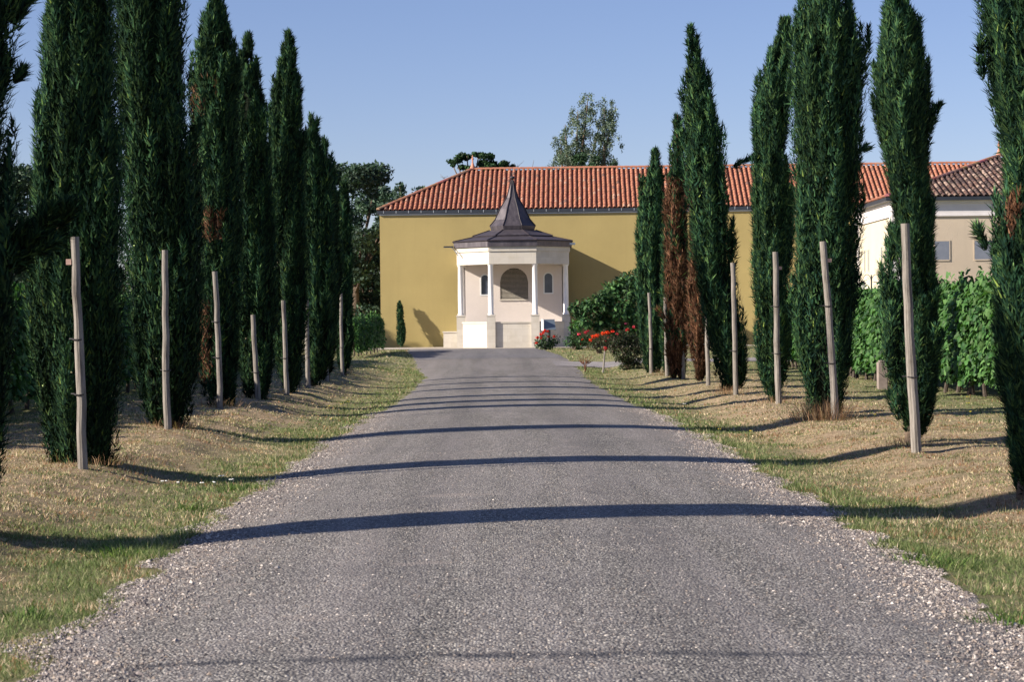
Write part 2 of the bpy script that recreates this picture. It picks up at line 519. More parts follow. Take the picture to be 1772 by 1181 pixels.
# side path that branches off to the right before the lawn
t = np.linspace(0, 1, 46)
px_ = 1.9 + t * 12
yc = 77.5 + .4 * np.sin(t * 4)
Vp, Fp = [], []
for k in range(len(t)):
    w = 3.2 + 2.2 * math.exp(-t[k] * 12)
    for j in range(9):
        y = yc[k] + (j / 8 - .5) * w * (1 + .06 * math.sin(k * 2.1))
        Vp.append((px_[k], y, terr(px_[k], y) + .02))
for k in range(len(t) - 1):
    for j in range(8):
        a = k * 9 + j; Fp.append((a, a + 9, a + 10, a + 1))
link('side_path', np_mesh('side_path', Vp, Fp, smooth=True), M['pathg'], kind='structure')


def in_path(x, y):
    return (x > 1.9) & (np.abs(y - 77.6) < 1.6 + 1.1 * np.exp(-(x - 1.9) * 1.0))


# ------------------------------------------------------------------ yellow building
def roof_slope(mb, under, p0, ud, vd, nd, length, pitch, vmin, vmax, tile_l, rad, colf, jit=.006):
    """columns of barrel tiles. p0 eave corner, ud along the eave, vd up the slope, nd normal"""
    n = int(length / pitch)
    for k in range(n):
        u = (k + .5) * pitch
        a, b = vmin(u), vmax(u)
        if b - a < .08: continue
        v = a - .05
        while v < b:
            v2 = min(v + tile_l + .045, b + .03)
            ju = random.gauss(0, jit); lift = random.gauss(0, .003)
            c = colf(u, v)
            vs = []
            for q, (vv, rr_, hh) in enumerate(((v, rad * 1.0, .030), (v2, rad * .88, .010))):
                for s_ in range(7):
                    an = math.pi * s_ / 6
                    vs.append(p0 + ud * (u + ju - rr_ * math.cos(an)) + vd * vv + nd * (rr_ * math.sin(an) * .95 + hh + lift))
            vs2 = [v_ - nd * .018 for v_ in vs[:7]]
            mb.add(vs + vs2, [(i, i + 1, i + 8, i + 7) for i in range(6)] + [(14 + i, 15 + i, 1 + i, i) for i in range(6)], c)
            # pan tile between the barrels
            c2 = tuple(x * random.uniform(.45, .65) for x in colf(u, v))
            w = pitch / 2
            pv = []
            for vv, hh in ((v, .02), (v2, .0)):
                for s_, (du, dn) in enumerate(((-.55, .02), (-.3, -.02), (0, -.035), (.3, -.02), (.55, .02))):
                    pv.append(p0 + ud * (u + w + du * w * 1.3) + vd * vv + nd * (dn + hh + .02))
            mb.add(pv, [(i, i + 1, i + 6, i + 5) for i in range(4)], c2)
            v += tile_l


def orange(u, v):
    b = random.uniform(.92, 1.08); h = random.random()
    if h < .07: return (.42 * b, .24 * b, .17 * b)
    if h < .09: return (.20 * b, .11 * b, .085 * b)
    return (.39 * b, .165 * b, .105 * b)


def mossy(u, v):
    h = random.random(); b = random.uniform(.7, 1.2)
    if h < .2: return (.28 * b, .205 * b, .17 * b)
    if h < .6: return (.15 * b, .095 * b, .08 * b)
    return (.085 * b, .06 * b, .058 * b)


def barrel_line(mb, a, b, rad, colf, step=.36):
    a, b = Vector(a), Vector(b); L = (b - a).length; d = (b - a).normalized()
    side = d.cross(Vector((0, 0, 1))).normalized(); nn = side.cross(d)
    n = int(L / step)
    for k in range(n):
        p, q = a + d * (k * L / n - .04), a + d * ((k + 1) * L / n)
        vs = []
        for pp, rr_ in ((p, rad * 1.08), (q, rad * .92)):
            for s_ in range(8):
                an = math.pi * s_ / 7
                vs.append(pp + side * (rr_ * math.cos(an)) + nn * (rr_ * math.sin(an) * .8))
        mb.add(vs, [(i, i + 1, i + 9, i + 8) for i in range(7)] + [tuple(range(8))], colf(0, 0))


def finial(parent, p, s=1.0):
    mb = MB()
    mb.lathe([(.20 * s, -.05), (.19 * s, .05), (.13 * s, .2 * s), (.07 * s, .42 * s), (.045 * s, .5 * s), (.075 * s, .54 * s), (.04 * s, .58 * s), (.085 * s, .66 * s), (.095 * s, .72 * s), (.05 * s, .8 * s), (.03 * s, .86 * s), (.055 * s, .92 * s), (0.004, 1.0 * s)], 0, 0, 12, c=(.50, .24, .17))
    o = mb.build('roof_finial', M['tile'], parent, smooth=True); o.location = p


yb = thing('winery_building', 'long ochre rendered building with orange barrel tile roof at the end of the road', 'building', (-6.05, 105.0, .55), R(-2.2))
WY = 39.0     # length along local x
DEP = 9.0
ZE = 6.72     # eave height above base
mb = MB()
mb.box(0, WY, 0, DEP, -.6, ZE)
mb.build('wall', M['yellow'], yb)
mb = MB(); mb.box(-.02, WY, -.06, -.003, ZE - .06, ZE + .08); mb.build('eave_moulding', M['clip'], yb)
OV = .05
pr = 2.28 / 4.5
ang = math.atan(pr)
ez = ZE + .20
p0 = Vector((-OV, -OV, ez)); ud = Vector((1, 0, 0)); vd = Vector((0, math.cos(ang), math.sin(ang))); nd = Vector((0, -math.sin(ang), math.cos(ang)))
HALF = DEP / 2 + OV
sl = HALF / math.cos(ang)
RIDGE = ez + HALF * pr
mb = MB()
pk = Vector((-OV + HALF, -OV + HALF, RIDGE)); pk2 = Vector((WY + OV, -OV + HALF, RIDGE))
e = -.02
mb.add([(-OV, -OV, ez + e), (WY + OV, -OV, ez + e), (WY + OV, DEP + OV, ez + e), (-OV, DEP + OV, ez + e), (pk.x, pk.y, RIDGE + e), (pk2.x, pk2.y, RIDGE + e),
        (-OV, -OV, ez - .12), (WY + OV, -OV, ez - .12), (WY + OV, DEP + OV, ez - .12), (-OV, DEP + OV, ez - .12)],
       [(0, 1, 5, 4), (2, 3, 4, 5), (3, 0, 4), (1, 2, 5), (9, 8, 7, 6), (0, 6, 7, 1), (3, 9, 6, 0), (1, 7, 8, 2), (2, 8, 9, 3)])
roof = mb.build('roof', M['under'], yb)
mb = MB()
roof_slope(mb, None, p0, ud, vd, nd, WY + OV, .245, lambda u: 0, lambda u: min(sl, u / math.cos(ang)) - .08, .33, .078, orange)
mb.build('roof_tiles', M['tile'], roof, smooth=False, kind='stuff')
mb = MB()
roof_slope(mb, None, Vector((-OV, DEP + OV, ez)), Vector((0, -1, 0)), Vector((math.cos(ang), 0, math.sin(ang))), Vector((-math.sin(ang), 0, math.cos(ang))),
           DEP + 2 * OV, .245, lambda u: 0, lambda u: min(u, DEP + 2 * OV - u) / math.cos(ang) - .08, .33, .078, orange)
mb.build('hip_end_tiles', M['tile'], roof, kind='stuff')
mb = MB()
barrel_line(mb, pk + Vector((0, 0, .04)), pk2 + Vector((0, 0, .04)), .12, orange)
barrel_line(mb, (-OV, -OV, ez + .05), pk + Vector((0, 0, .06)), .12, lambda a, b: tuple(x * random.uniform(.6, .9) for x in (.40, .2, .14)))
barrel_line(mb, (-OV, DEP + OV, ez + .05), pk + Vector((0, 0, .06)), .12, orange)
mb.build('ridge_tiles', M['tile'], roof, kind='stuff')
finial(yb, pk + Vector((0, 0, .08)), .72)
mb = MB()
mb.box(-OV - .09, WY, -OV - .09, -OV + .0, ez - .20, ez - .03)
mb.box(-OV - .09, -OV + .0, -OV, DEP + OV, ez - .20, ez - .03)
gt = mb.build('gutter', M['gutter'], yb)
mb = MB()
x = .2
while x < WY: mb.box(x, x + .03, -OV - .103, -OV - .092, ez - .16, ez - .03); x += .63
mb.build('gutter_clips', M['clip'], gt, kind='stuff')

# ------------------------------------------------------------------ cream building on the right
cb = thing('cream_building', 'pale cream building with white cornice and dark mossy tile roof at right behind the vines', 'building', (17.75, 94.0, .5))
CW, CD, CH = 13.0, 14.0, 6.55
mb = MB(); mb.box(.02, CW, .02, CD, -.6, CH); mb.build('wall', M['beige'], cb)
mb = MB(); mb.box(0, .018, .55, CD, -.6, CH - .75); mb.build('west_wall_panel', M['cream'], cb)
mb = MB()
mb.box(-.05, .55, -.05, .55, -.6, CH - .70)
mb.build('pilaster', M['white'], cb)
mb = MB()
mb.box(-.04, .0, 8.6, 9.2, -.6, CH - .70)
mb.build('pilaster', M['white'], cb)
mb = MB()
for (o_, z0, z1) in ((.07, CH - .70, CH - .62), (.04, CH - .62, CH - .12), (.12, CH - .12, CH + .0), (.18, CH, CH + .09)):
    mb.prism([(-o_, -o_), (CW, -o_), (CW, CD), (-o_, CD)], z0, z1)
mb.build('cornice', M['white'], cb)
mb = MB(); mb.box(-.36, CW, -.36, -.19, CH + .0, CH + .16); mb.box(-.36, -.19, -.19, 9.5, CH + .0, CH + .16); mb.build('gutter', M['gutter'], cb)
OC = .28; rc = 6.4; pc = 2.25 / 6.6; ac = math.atan(pc); ezc = CH + .17
HC = rc + OC
mb = MB()
zt = ezc + HC * pc
W2 = 2 * HC
mb.add([(-OC, -OC, ezc), (W2 - OC, -OC, ezc), (W2 - OC, CD, ezc), (-OC, CD, ezc), (rc, rc, zt), (rc, CD, zt)],
       [(0, 1, 4), (0, 4, 5, 3), (1, 2, 5, 4), (3, 5, 2), (3, 2, 1, 0)])
roofc = mb.build('roof', M['under'], cb)
mb = MB()
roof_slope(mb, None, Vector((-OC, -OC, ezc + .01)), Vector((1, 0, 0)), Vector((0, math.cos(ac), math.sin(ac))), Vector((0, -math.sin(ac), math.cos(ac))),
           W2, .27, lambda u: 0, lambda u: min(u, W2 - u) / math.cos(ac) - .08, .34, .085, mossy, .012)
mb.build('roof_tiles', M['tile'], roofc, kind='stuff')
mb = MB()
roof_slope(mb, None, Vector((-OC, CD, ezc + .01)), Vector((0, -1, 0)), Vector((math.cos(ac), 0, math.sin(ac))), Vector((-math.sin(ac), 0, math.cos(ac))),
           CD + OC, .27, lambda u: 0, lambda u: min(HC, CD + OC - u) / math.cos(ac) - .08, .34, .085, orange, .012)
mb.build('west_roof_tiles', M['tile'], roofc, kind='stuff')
mb = MB()
barrel_line(mb, (-OC, -OC, ezc + .05), (rc, rc, zt + .05), .13, lambda a, b: tuple(x * random.uniform(.6, 1.1) for x in (.24, .13, .10)))
barrel_line(mb, (W2 - OC, -OC, ezc + .05), (rc, rc, zt + .05), .13, mossy)
barrel_line(mb, (rc, rc, zt + .05), (rc, CD, zt + .05), .13, orange)
mb.build('ridge_tiles', M['tile'], roofc, kind='stuff')
finial(cb, (rc, rc, zt + .08), .75)
for (xa, xb) in ((1.9, 2.56), (3.70, 4.55), (6.4, 7.1)):
    z0, z1 = 4.28 - .5 + .1, 5.12 - .5 + .1
    mb = MB(); mb.box(xa, xb, -.001, .015, z0, z1); w = mb.build('window', M['shutter'], cb)
    mb = MB()
    mb.box(xa - .04, xa, -.005, .015, z0 - .04, z1 + .04); mb.box(xb, xb + .04, -.005, .015, z0 - .04, z1 + .04)
    mb.box(xa, xb, -.005, .015, z1, z1 + .04); mb.box(xa, xb, -.02, .015, z0 - .06, z0)
    mb.build('window_frame', M['beige'], w)
for yv in (1.55, 2.55, 6.0, 7.0):
    mb = MB(); mb.box(-.006, .0, yv, yv + .28, 3.55, 4.55); w = mb.build('slit_window', M['shutter'], cb)
    mb = MB()
    mb.box(-.025, .0, yv - .05, yv, 3.5, 4.6); mb.box(-.025, .0, yv + .28, yv + .33, 3.5, 4.6); mb.box(-.025, .0, yv, yv + .28, 4.55, 4.6)
    mb.build('window_frame', M['cream'], w)

# ------------------------------------------------------------------ pavilion
PC = Vector((at(889, 560, 101.2).x, 101.2, .50))
pv = thing('garden_pavilion', 'pale stone octagonal pavilion with pointed dark zinc roof and four white columns', 'pavilion', PC, R(-1.0))
def zy(y, ppm=35.9): return 1.7 + (560 - y) / ppm - .50     # photograph row to height above the base
RA = 2.70        # half width to the outer column line
c8 = math.tan(R(22.5))
def octo(a, back=3.6):
    """plan: front half of an octagon carried straight back to the wall (front is -y)"""
    b = a * c8
    return [(-a, back), (-a, -b), (-b, -a), (b, -a), (a, -b), (a, back)]
zbeam, ztop = zy(458, 36.2), zy(428, 36.2)
# entablature, three faces visible plus two sides, hollow
def band(name, ao, ai, z0, z1, mat, bev=0):
    o_, i_ = octo(ao), octo(ai)
    for k in range(5):
        mb = MB()
        a, b, c, d = o_[k], o_[k + 1], i_[k + 1], i_[k]
        mb.add([(a[0], a[1], z0), (b[0], b[1], z0), (c[0], c[1], z0), (d[0], d[1], z0), (a[0], a[1], z1), (b[0], b[1], z1), (c[0], c[1], z1), (d[0], d[1], z1)],
               [(0, 1, 2, 3), (7, 6, 5, 4), (1, 0, 4, 5), (2, 1, 5, 6), (3, 2, 6, 7), (0, 3, 7, 4)])
        mb.build(name, mat, pv)
band('beam', RA, RA - .34, zbeam, ztop - .22, M['stone'])
band('cornice', RA + .05, RA - .34, ztop - .22, ztop, M['stone'])
mb = MB(); mb.prism(octo(RA - .34, 3.6)[::-1], zbeam + .12, zbeam + .2); mb.build('ceiling', M['inner'], pv)
# columns on pedestals
zped = zy(545, 36.0); zpar = zy(557, 36.3)
cols = octo(RA - .17)[1:5] + [(-(RA - .17), 2.2), (RA - .17, 2.2)]
for k, (x, y) in enumerate(cols):
    mb = MB(); mb.lathe([(.15, zped), (.15, zped + .06), (.125, zped + .09), (.13, zped + .9), (.118, zbeam - .08), (.14, zbeam - .06), (.14, zbeam)], x, y, 20)
    mb.build('column', M['column'], pv, smooth=True)
    mb = MB()
    hw = .20
    an = 0
    mb.prism([(x - hw, y - hw), (x + hw, y - hw), (x + hw, y + hw), (x - hw, y + hw)], -.5, zped - .07)
    mb.prism([(x - hw - .02, y - hw - .02), (x + hw + .02, y - hw - .02), (x + hw + .02, y + hw + .02), (x - hw - .02, y + hw + .02)], zped - .07, zped)
    mb.build('pedestal', M['stone'], pv)
# parapet walls between the pedestals
o_, i_ = octo(RA - .10), octo(RA - .28)
for k in range(5):
    a, b = Vector(o_[k]), Vector(o_[k + 1]); c, d = Vector(i_[k + 1]), Vector(i_[k])
    u = (b - a).normalized()
    s0 = .0 if k == 0 else .19; s1 = .0 if k == 4 else .19
    mb = MB()
    q = [a + u * s0, b - u * s1, c - u * s1, d + u * s0]
    mb.prism([(p.x, p.y) for p in q], -.5, zpar - .07)
    m_ = mb.build('parapet', M['stone'], pv)
    nrm = Vector((u.y, -u.x)) * .035
    q = [a + u * s0 + nrm, b - u * s1 + nrm, c - u * s1 - nrm, d + u * s0 - nrm]
    mb = MB(); mb.prism([(p.x, p.y) for p in q], zpar - .07, zpar); mb.build('coping', M['stone'], m_)
# inner wall with an arched louvre and two arched windows
YI = 1.9
def arch(cx, w, z0, z1, y, n=14):
    r_ = w / 2
    return [(cx - r_, y, z0), (cx + r_, y, z0)] + [(cx + r_ * math.cos(math.pi * k / n), y, z1 - r_ + r_ * math.sin(math.pi * k / n)) for k in range(n + 1)]
mb = MB(); mb.box(-(RA - .3), RA - .3, YI + .12, YI + .3, -.4, zbeam + .12); mb.build('backing_wall', M['dark'], pv)
ops = [(.02, 1.38, zy(518, 35), zy(464, 35)), (-1.42, .42, zy(510, 35), zy(475, 35)), (1.72, .42, zy(508, 35), zy(473, 35))]
# front skin of the inner wall pierced by the three openings (column strips)
def pierced(mb, x0, x1, z0, z1, y0, y1, ops):
    xs = sorted(set([x0, x1] + [o[0] - o[1] / 2 + o[1] * j / 24 for o in ops for j in range(25)]))
    for a, b in zip(xs[:-1], xs[1:]):
        m_ = (a + b) / 2; hit = None
        for cx, w, za, zb in ops:
            if abs(m_ - cx) < w / 2: hit = (cx, w, za, zb)
        if hit is None: mb.box(a, b, y0, y1, z0, z1)
        else:
            cx, w, za, zb = hit; r_ = w / 2
            def top(x): return zb - r_ + math.sqrt(max(0, r_ * r_ - (x - cx) ** 2))
            mb.box(a, b, y0, y1, z0, za)
            ta, tb = top(a), top(b)
            mb.add([(a, y0, ta), (b, y0, tb), (b, y1, tb), (a, y1, ta), (a, y0, z1), (b, y0, z1), (b, y1, z1), (a, y1, z1)],
                   [(3, 2, 1, 0), (4, 5, 6, 7), (0, 1, 5, 4), (2, 3, 7, 6)])
mb = MB(); pierced(mb, -(RA - .3), RA - .3, -.4, zbeam + .11, YI, YI + .117, ops); mb.build('inner_wall', M['inner'], pv)
cx, w, za, zb = ops[0]
mb = MB()
lou = MB(); lou.box(cx - w / 2 - .05, cx + w / 2 + .05, YI - .05, YI + .02, za - .07, za - .005)
lo = lou.build('louvre_sill', M['stone'], pv)
ns = 25
for k in range(ns):
    z = za + (zb - za) * (k + .3) / ns
    r_ = w / 2
    hw = r_ if z < zb - r_ else math.sqrt(max(0, r_ * r_ - (z + .03 - (zb - r_)) ** 2))
    if hw < .08: continue
    mb = MB(); mb.add([(cx - hw, YI + .02, z), (cx + hw, YI + .02, z), (cx + hw, YI + .075, z + .022), (cx - hw, YI + .075, z + .022),
                       (cx - hw, YI + .02, z + .012), (cx + hw, YI + .02, z + .012), (cx + hw, YI + .075, z + .034), (cx - hw, YI + .075, z + .034)],
                      [(0, 1, 2, 3)[::-1], (4, 5, 6, 7), (0, 1, 5, 4), (1, 2, 6, 5), (2, 3, 7, 6), (3, 0, 4, 7)])
    mb.build('slat', M['slat'], lo)
for cx, w, za, zb in ops[1:]:
    mb = MB(); a = arch(cx, w - .04, za + .02, zb - .02, YI + .06)
    mb.add(a, [tuple(range(len(a)))]); wd = mb.build('window_pane', M['glass'], pv)
    mb = MB(); a = arch(cx, w + .08, za - .04, zb + .04, YI - .02); b = arch(cx, w - .04, za + .02, zb - .02, YI - .02)
    a2 = [(p[0], YI + .05, p[2]) for p in a]; b2 = [(p[0], YI + .05, p[2]) for p in b]
    n = len(a)
    mb.add(a + b + a2 + b2, [(i, (i + 1) % n, n + (i + 1) % n, n + i) for i in range(n)] + [(n + i, n + (i + 1) % n, 3 * n + (i + 1) % n, 3 * n + i) for i in range(n)]
           + [((i + 1) % n, i, 2 * n + i, 2 * n + (i + 1) % n) for i in range(n)])
    mb.build('window_frame', M['signw'], wd)
# roof: three tiers and a concave spire, panel by panel
def zr(yz): return zy(290 + yz / 6.95, 35.4)
tiers = [[(2.86, zr(905)), (1.90, zr(850))], [(1.93, zr(838)), (1.10, zr(768))],
         [(1.10, zr(717)), (.84, zr(640)), (.60, zr(510)), (.27, zr(372)), (.12, zr(240)), (.045, zr(165))]]
lowers = {1: (1.88, zr(852)), 2: (1.04, zr(768))}
A8 = [R(-90 - 22.5 + 45 * k) for k in range(8)]
k8 = 1 / math.cos(R(22.5))
def rp(r_, a, z): return (r_ * k8 * math.cos(a), r_ * k8 * math.sin(a), z)
for ti, prof in enumerate(tiers):
    if ti in lowers: prof = [lowers[ti]] + prof
    for k in range(8):
        a, b = A8[k], A8[(k + 1) % 8]
        mb = MB(); vs, fs = [], []
        for (r_, z) in prof: vs += [rp(r_, a, z), rp(r_, b, z)]
        for j in range(len(prof) - 1): fs.append((2 * j, 2 * j + 1, 2 * j + 3, 2 * j + 2))
        mb.add(vs, fs); mb.build('roof_panel', M['zinc'], pv)
        mb = MB(); mb.tube([rp(r_ + .012, a, z + .012) for (r_, z) in (prof[1:] if ti in lowers else prof)], .022, 6); mb.build('hip_seam', M['seam'], pv)
for k in range(8):
    a, b = A8[k], A8[(k + 1) % 8]
    mb = MB(); z0, z1 = ztop + .003, zr(905)
    vs = [rp(RA + .14, a, z0), rp(RA + .14, b, z0), rp(2.84, b, z1 - .02), rp(2.84, a, z1 - .02), rp(RA - .5, a, z0), rp(RA - .5, b, z0)]
    mb.add(vs, [(0, 1, 2, 3), (4, 5, 1, 0)]); mb.build('fascia', M['zinc'], pv)
    mb = MB(); p, q = Vector(rp(2.88, a, z1 - .01)), Vector(rp(2.88, b, z1 - .01)); mb.tube([p, q], .028, 6); mb.build('eave_seam', M['seam'], pv)
    # flat joints halfway across the spire panels
# back part linking the roof to the wall
mb = MB(); mb.box(-RA - .1, RA + .1, 2.0, 3.55, ztop + .004, ztop + .2); mb.build('rear_roof', M['zinc'], pv)
mb = MB(); mb.lathe([(.045, zr(165)), (.05, zr(160)), (.05, zr(150)), (.11, zr(146)), (.13, zr(132)), (.11, zr(118)), (.03, zr(112)), (.016, zr(105)), (.008, zr(10))], 0, 0, 14)
mb.build('finial', M['seam'], pv, smooth=True)
# rain spouts at both ends of the eave
mb = MB(); mb.box(-3.32, -2.86, -1.25, -1.13, ztop + .03, ztop + .10); mb.build('rain_spout', M['gutter'], pv)
mb = MB(); mb.tube([(-2.95, -1.2, ztop + .06), (-2.8, -1.3, ztop - .10), (-2.62, -1.5, ztop - .38)], .022, 6); mb.build('drip_pipe', M['gutter'], pv)
mb = MB(); mb.box(2.7, 3.0, -1.28, -1.1, ztop + .10, ztop + .20); mb.build('rain_spout', M['clip'], pv)
mb = MB(); mb.box(-3.42, -2.73, -.2, .5, -.4, .78); mb.box(-3.46, -2.73, -.24, .5, .78, .84)
mb.build('side_block', M['stone'], pv)


# ------------------------------------------------------------------ foliage builders
def kites(P, D, N, L, W, C, fold=0.0):
    """leaf shaped quads. P base, D direction, N facing, L length, W width, C colour"""
    D = D / np.linalg.norm(D, axis=1, keepdims=True)
    S = np.cross(D, N); S = S / (np.linalg.norm(S, axis=1, keepdims=True) + 1e-9)
    L = L[:, None]; W = W[:, None]
    V = np.stack([P, P + D * L * .45 + S * W * .5, P + D * L, P + D * L * .45 - S * W * .5], 1).reshape(-1, 3)
    F = np.arange(len(P) * 4).reshape(-1, 4)
    return V, F, np.repeat(C, 4, 0)


def unit(n, r=rng):
    v = r.normal(size=(n, 3)); return v / np.linalg.norm(v, axis=1, keepdims=True)


def palette(n, cols, jit=.25, r=rng):
    cols = np.array(cols); i = r.integers(0, len(cols), n)
    return cols[i] * (1 + r.normal(size=(n, 1)) * jit).clip(.35, 2)


CYP = [(.013, .037, .023), (.020, .053, .027), (.032, .076, .032), (.009, .026, .019), (.060, .110, .040)]
BRN = [(.09, .044, .027), (.125, .060, .033), (.055, .030, .021), (.16, .088, .052)]


def cypress(label, base_px, outline, brown=None, group=None, nplume=None, seed=1, extra=(), loc=None, dense=1.0):
    """base_px: foot in the photograph; outline rows (y, left, right), the first is the tip"""
    b = loc or ground(*base_px)
    root = thing('cypress_tree', label, 'cypress', b, 0, group)
    r = np.random.default_rng(seed)
    d = b.y
    rows = []
    for (y, xl, xr) in outline:
        pl, pr_ = at(xl, y, d), at(xr, y, d)
        rows.append(((pl.z + pr_.z) / 2 - b.z, (pl.x + pr_.x) / 2 - b.x, max(.01, (pr_.x - pl.x) / 2)))
    rows.sort()
    zz = np.array([q[0] for q in rows]); cc = np.array([q[1] for q in rows]); rr_ = np.array([q[2] for q in rows]) * ((1.11 if b.x < 0 else 1.08) if d > 20 else 1.04) + .015
    z0, z1 = max(.12, zz[0]), zz[-1]
    # plumes: upright spindles of foliage all over the crown
    lod = 1.0 if d < 28 else (.74 if d < 46 else .5)
    npl = int((380 if d < 28 else 310 if d < 46 else 220) * dense)
    ns = int((390 if d < 28 else 240 if d < 46 else 140))
    u = r.random(npl)
    # sample heights weighted by radius
    hs = np.linspace(z0, z1, 200); w = np.interp(hs, zz, rr_) + .05; cdf = np.cumsum(w); cdf /= cdf[-1]
    h = np.interp(u, cdf, hs)
    R_ = np.interp(h, zz, rr_)
    ang_ = r.random(npl) * 2 * np.pi
    lp = (.7 + 1.3 * r.random(npl)) * np.clip(R_ * 1.9, .25, 1.15)
    rpz = (.055 + .085 * r.random(npl)) * np.clip(R_ * 2.0, .35, 1.2)
    groove = fbm(np.cos(ang_) * 1.9 + h * .10 + seed, np.sin(ang_) * 1.9 + h * .42, seed)
    groove = sstep(.30, .62, groove)
    rad = np.clip(R_ - rpz * 1.0, .01, None) * (.50 + .38 * groove + .26 * r.random(npl) ** 1.5)
    out_ = r.random(npl) < .07; rad = rad + out_ * .05 * np.clip(R_ * 2, .3, 1)
    keep_p = np.full(npl, 1.0)
    base = np.stack([np.interp(h, zz, cc) + np.cos(ang_) * rad * .80, np.sin(ang_) * rad * .80, h - lp * .45], 1)
    # follow the outline: plume axis leans as the outline does
    h2 = np.clip(h + lp * .55, z0, z1)
    R2 = np.interp(h2, zz, rr_); rad2 = np.clip(np.minimum(rad * 1.02 + .02, R2 + .03 - rpz * .5), 0, None)
    tip = np.stack([np.interp(h2, zz, cc) + np.cos(ang_) * rad2, np.sin(ang_) * rad2, np.minimum(h + lp * .55, z1 + .05)], 1)
    tip[:, :2] += r.normal(size=(npl, 2)) * .035
    for (p0_, p1_, rr2, cnt) in extra:      # shoots standing off the crown: pixel start, pixel end, radius
        a_, b_ = at(p0_[0], p0_[1], d) - b, at(p1_[0], p1_[1], d) - b
        for q in range(cnt):
            t0 = q / cnt; s_ = Vector(a_).lerp(b_, t0); e_ = Vector(a_).lerp(b_, min(1.0, t0 + 1.9 / cnt + .12)) + Vector((0, 0, rr2 * r.uniform(0, 2.2)))
            j = r.normal(size=3) * rr2 * 1.15 * (1 - .7 * t0)
            base = np.vstack([base, np.array(s_) + j * .7]); tip = np.vstack([tip, np.array(e_) + j * 1.3]); rpz = np.append(rpz, rr2 * (.75 - .45 * t0)); keep_p = np.append(keep_p, .16 if rr2 < .05 else .55)
            h = np.append(h, s_.z)
    npl = len(base)
    # the leader at the very top
    S = r.random((npl, ns)) ** .85
    prof = np.sin(np.pi * np.clip(S * .86 + .14, 0, 1)) ** .75
    A = r.random((npl, ns)) * 2 * np.pi
    ax = (tip - base)
    axn = ax / np.linalg.norm(ax, axis=1, keepdims=True)
    e1 = np.cross(axn, np.array([0.2, 1, 0.1])); e1 /= np.linalg.norm(e1, axis=1, keepdims=True); e2 = np.cross(axn, e1)
    rad_dir = e1[:, None] * np.cos(A)[..., None] + e2[:, None] * np.sin(A)[..., None]
    P = base[:, None] + ax[:, None] * S[..., None] + rad_dir * (rpz[:, None] * prof * (.6 + .4 * r.random((npl, ns))))[..., None]
    D = axn[:, None] * 1.0 + rad_dir * (.15 + .6 * r.random((npl, ns)))[..., None] + r.normal(size=(npl, ns, 3)) * .30
    co = np.stack([P[..., 0] - np.interp(P[..., 2], zz, cc), P[..., 1], np.zeros_like(A)], -1); co /= np.linalg.norm(co, axis=-1, keepdims=True) + 1e-6
    N = rad_dir * 1.15 + co * .75 + r.normal(size=(npl, ns, 3)) * .15
    P, D, N = P.reshape(-1, 3), D.reshape(-1, 3), N.reshape(-1, 3)
    kp = r.random(len(P)) < np.repeat(keep_p, ns); tone_all = (np.repeat(.5 + .9 * r.random(npl), ns) * (.55 + .95 * S.reshape(-1)))[kp, None]  # young tips lighter; lit tips and shaded bases also put into the colour
    P, D, N = P[kp], D[kp], N[kp]
    n = len(P)
    Ls = (.040 + .055 * r.random(n)) * (1.0 / lod) ** .8; Ws = Ls * (.20 + .16 * r.random(n))
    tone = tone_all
    C = palette(n, CYP, .18, r) * tone * (.78 if b.x < 0 else 1.0)  # left row's leaf colour darkened to stand for shade
    # yellow-green young shoots
    yg = r.random(n) < .03
    C[yg] = C[yg] * np.array([2.6, 2.0, 1.3])
    if brown:
        zb_ = P[:, 2]; xb = P[:, 0]
        f = brown(xb, P[:, 1], zb_, z1)
        isb = r.random(n) < f
        C[isb] = (palette(int(isb.sum()), BRN, .25, r) * tone[isb])
    D = D / np.linalg.norm(D, axis=1, keepdims=True)
    Sd = np.cross(D, N); Sd /= np.linalg.norm(Sd, axis=1, keepdims=True) + 1e-9
    V = np.stack([P - Sd * Ws[:, None] * .5, P + Sd * Ws[:, None] * .5, P + D * Ls[:, None] * 1.25], 1).reshape(-1, 3)
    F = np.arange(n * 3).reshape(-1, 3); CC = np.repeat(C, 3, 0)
    # closed dark hull for inner twigs, added to block light through the crown
    seg, nr = 14, 40
    hz = np.linspace(z0 + .05, z1 - .9, nr)
    an = np.linspace(0, 2 * np.pi, seg, endpoint=False)
    rc_ = np.interp(hz, zz, rr_) * .50
    HZ, AN = np.meshgrid(hz, an, indexing='ij')
    RR = rc_[:, None] * (.8 + .35 * vnoise(AN * 2, HZ * 3, seed))
    CX = np.interp(hz, zz, cc)[:, None] + RR * np.cos(AN); CY = RR * np.sin(AN)
    CV = np.stack([CX, CY, HZ], -1).reshape(-1, 3)
    Ic = np.arange(nr * seg).reshape(nr, seg)
    a4 = np.stack([Ic[:-1], np.roll(Ic, -1, 1)[:-1], np.roll(Ic, -1, 1)[1:], Ic[1:]], -1).reshape(-1, 4) + len(V)
    CF = np.vstack([a4[:, [0, 1, 2]], a4[:, [0, 2, 3]]])
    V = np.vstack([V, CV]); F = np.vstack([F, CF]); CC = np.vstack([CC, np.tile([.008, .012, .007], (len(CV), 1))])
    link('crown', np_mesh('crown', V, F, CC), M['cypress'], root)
    mb = MB(); rb = .045 + .05 * min(1, rr_.max())
    mb.tube([(0, 0, -.15), (.01, 0, .3), (cc[0] * .5, 0, z0 + .3)] + [(np.interp(z1 * q, zz, cc), 0, z1 * q) for q in (.3, .45, .6, .75, .87)], [rb * 1.25, rb, rb * .85, rb * .7, rb * .55, rb * .4, .02, .006], 8)
    mb.build('trunk', M['bark'], root, smooth=True)
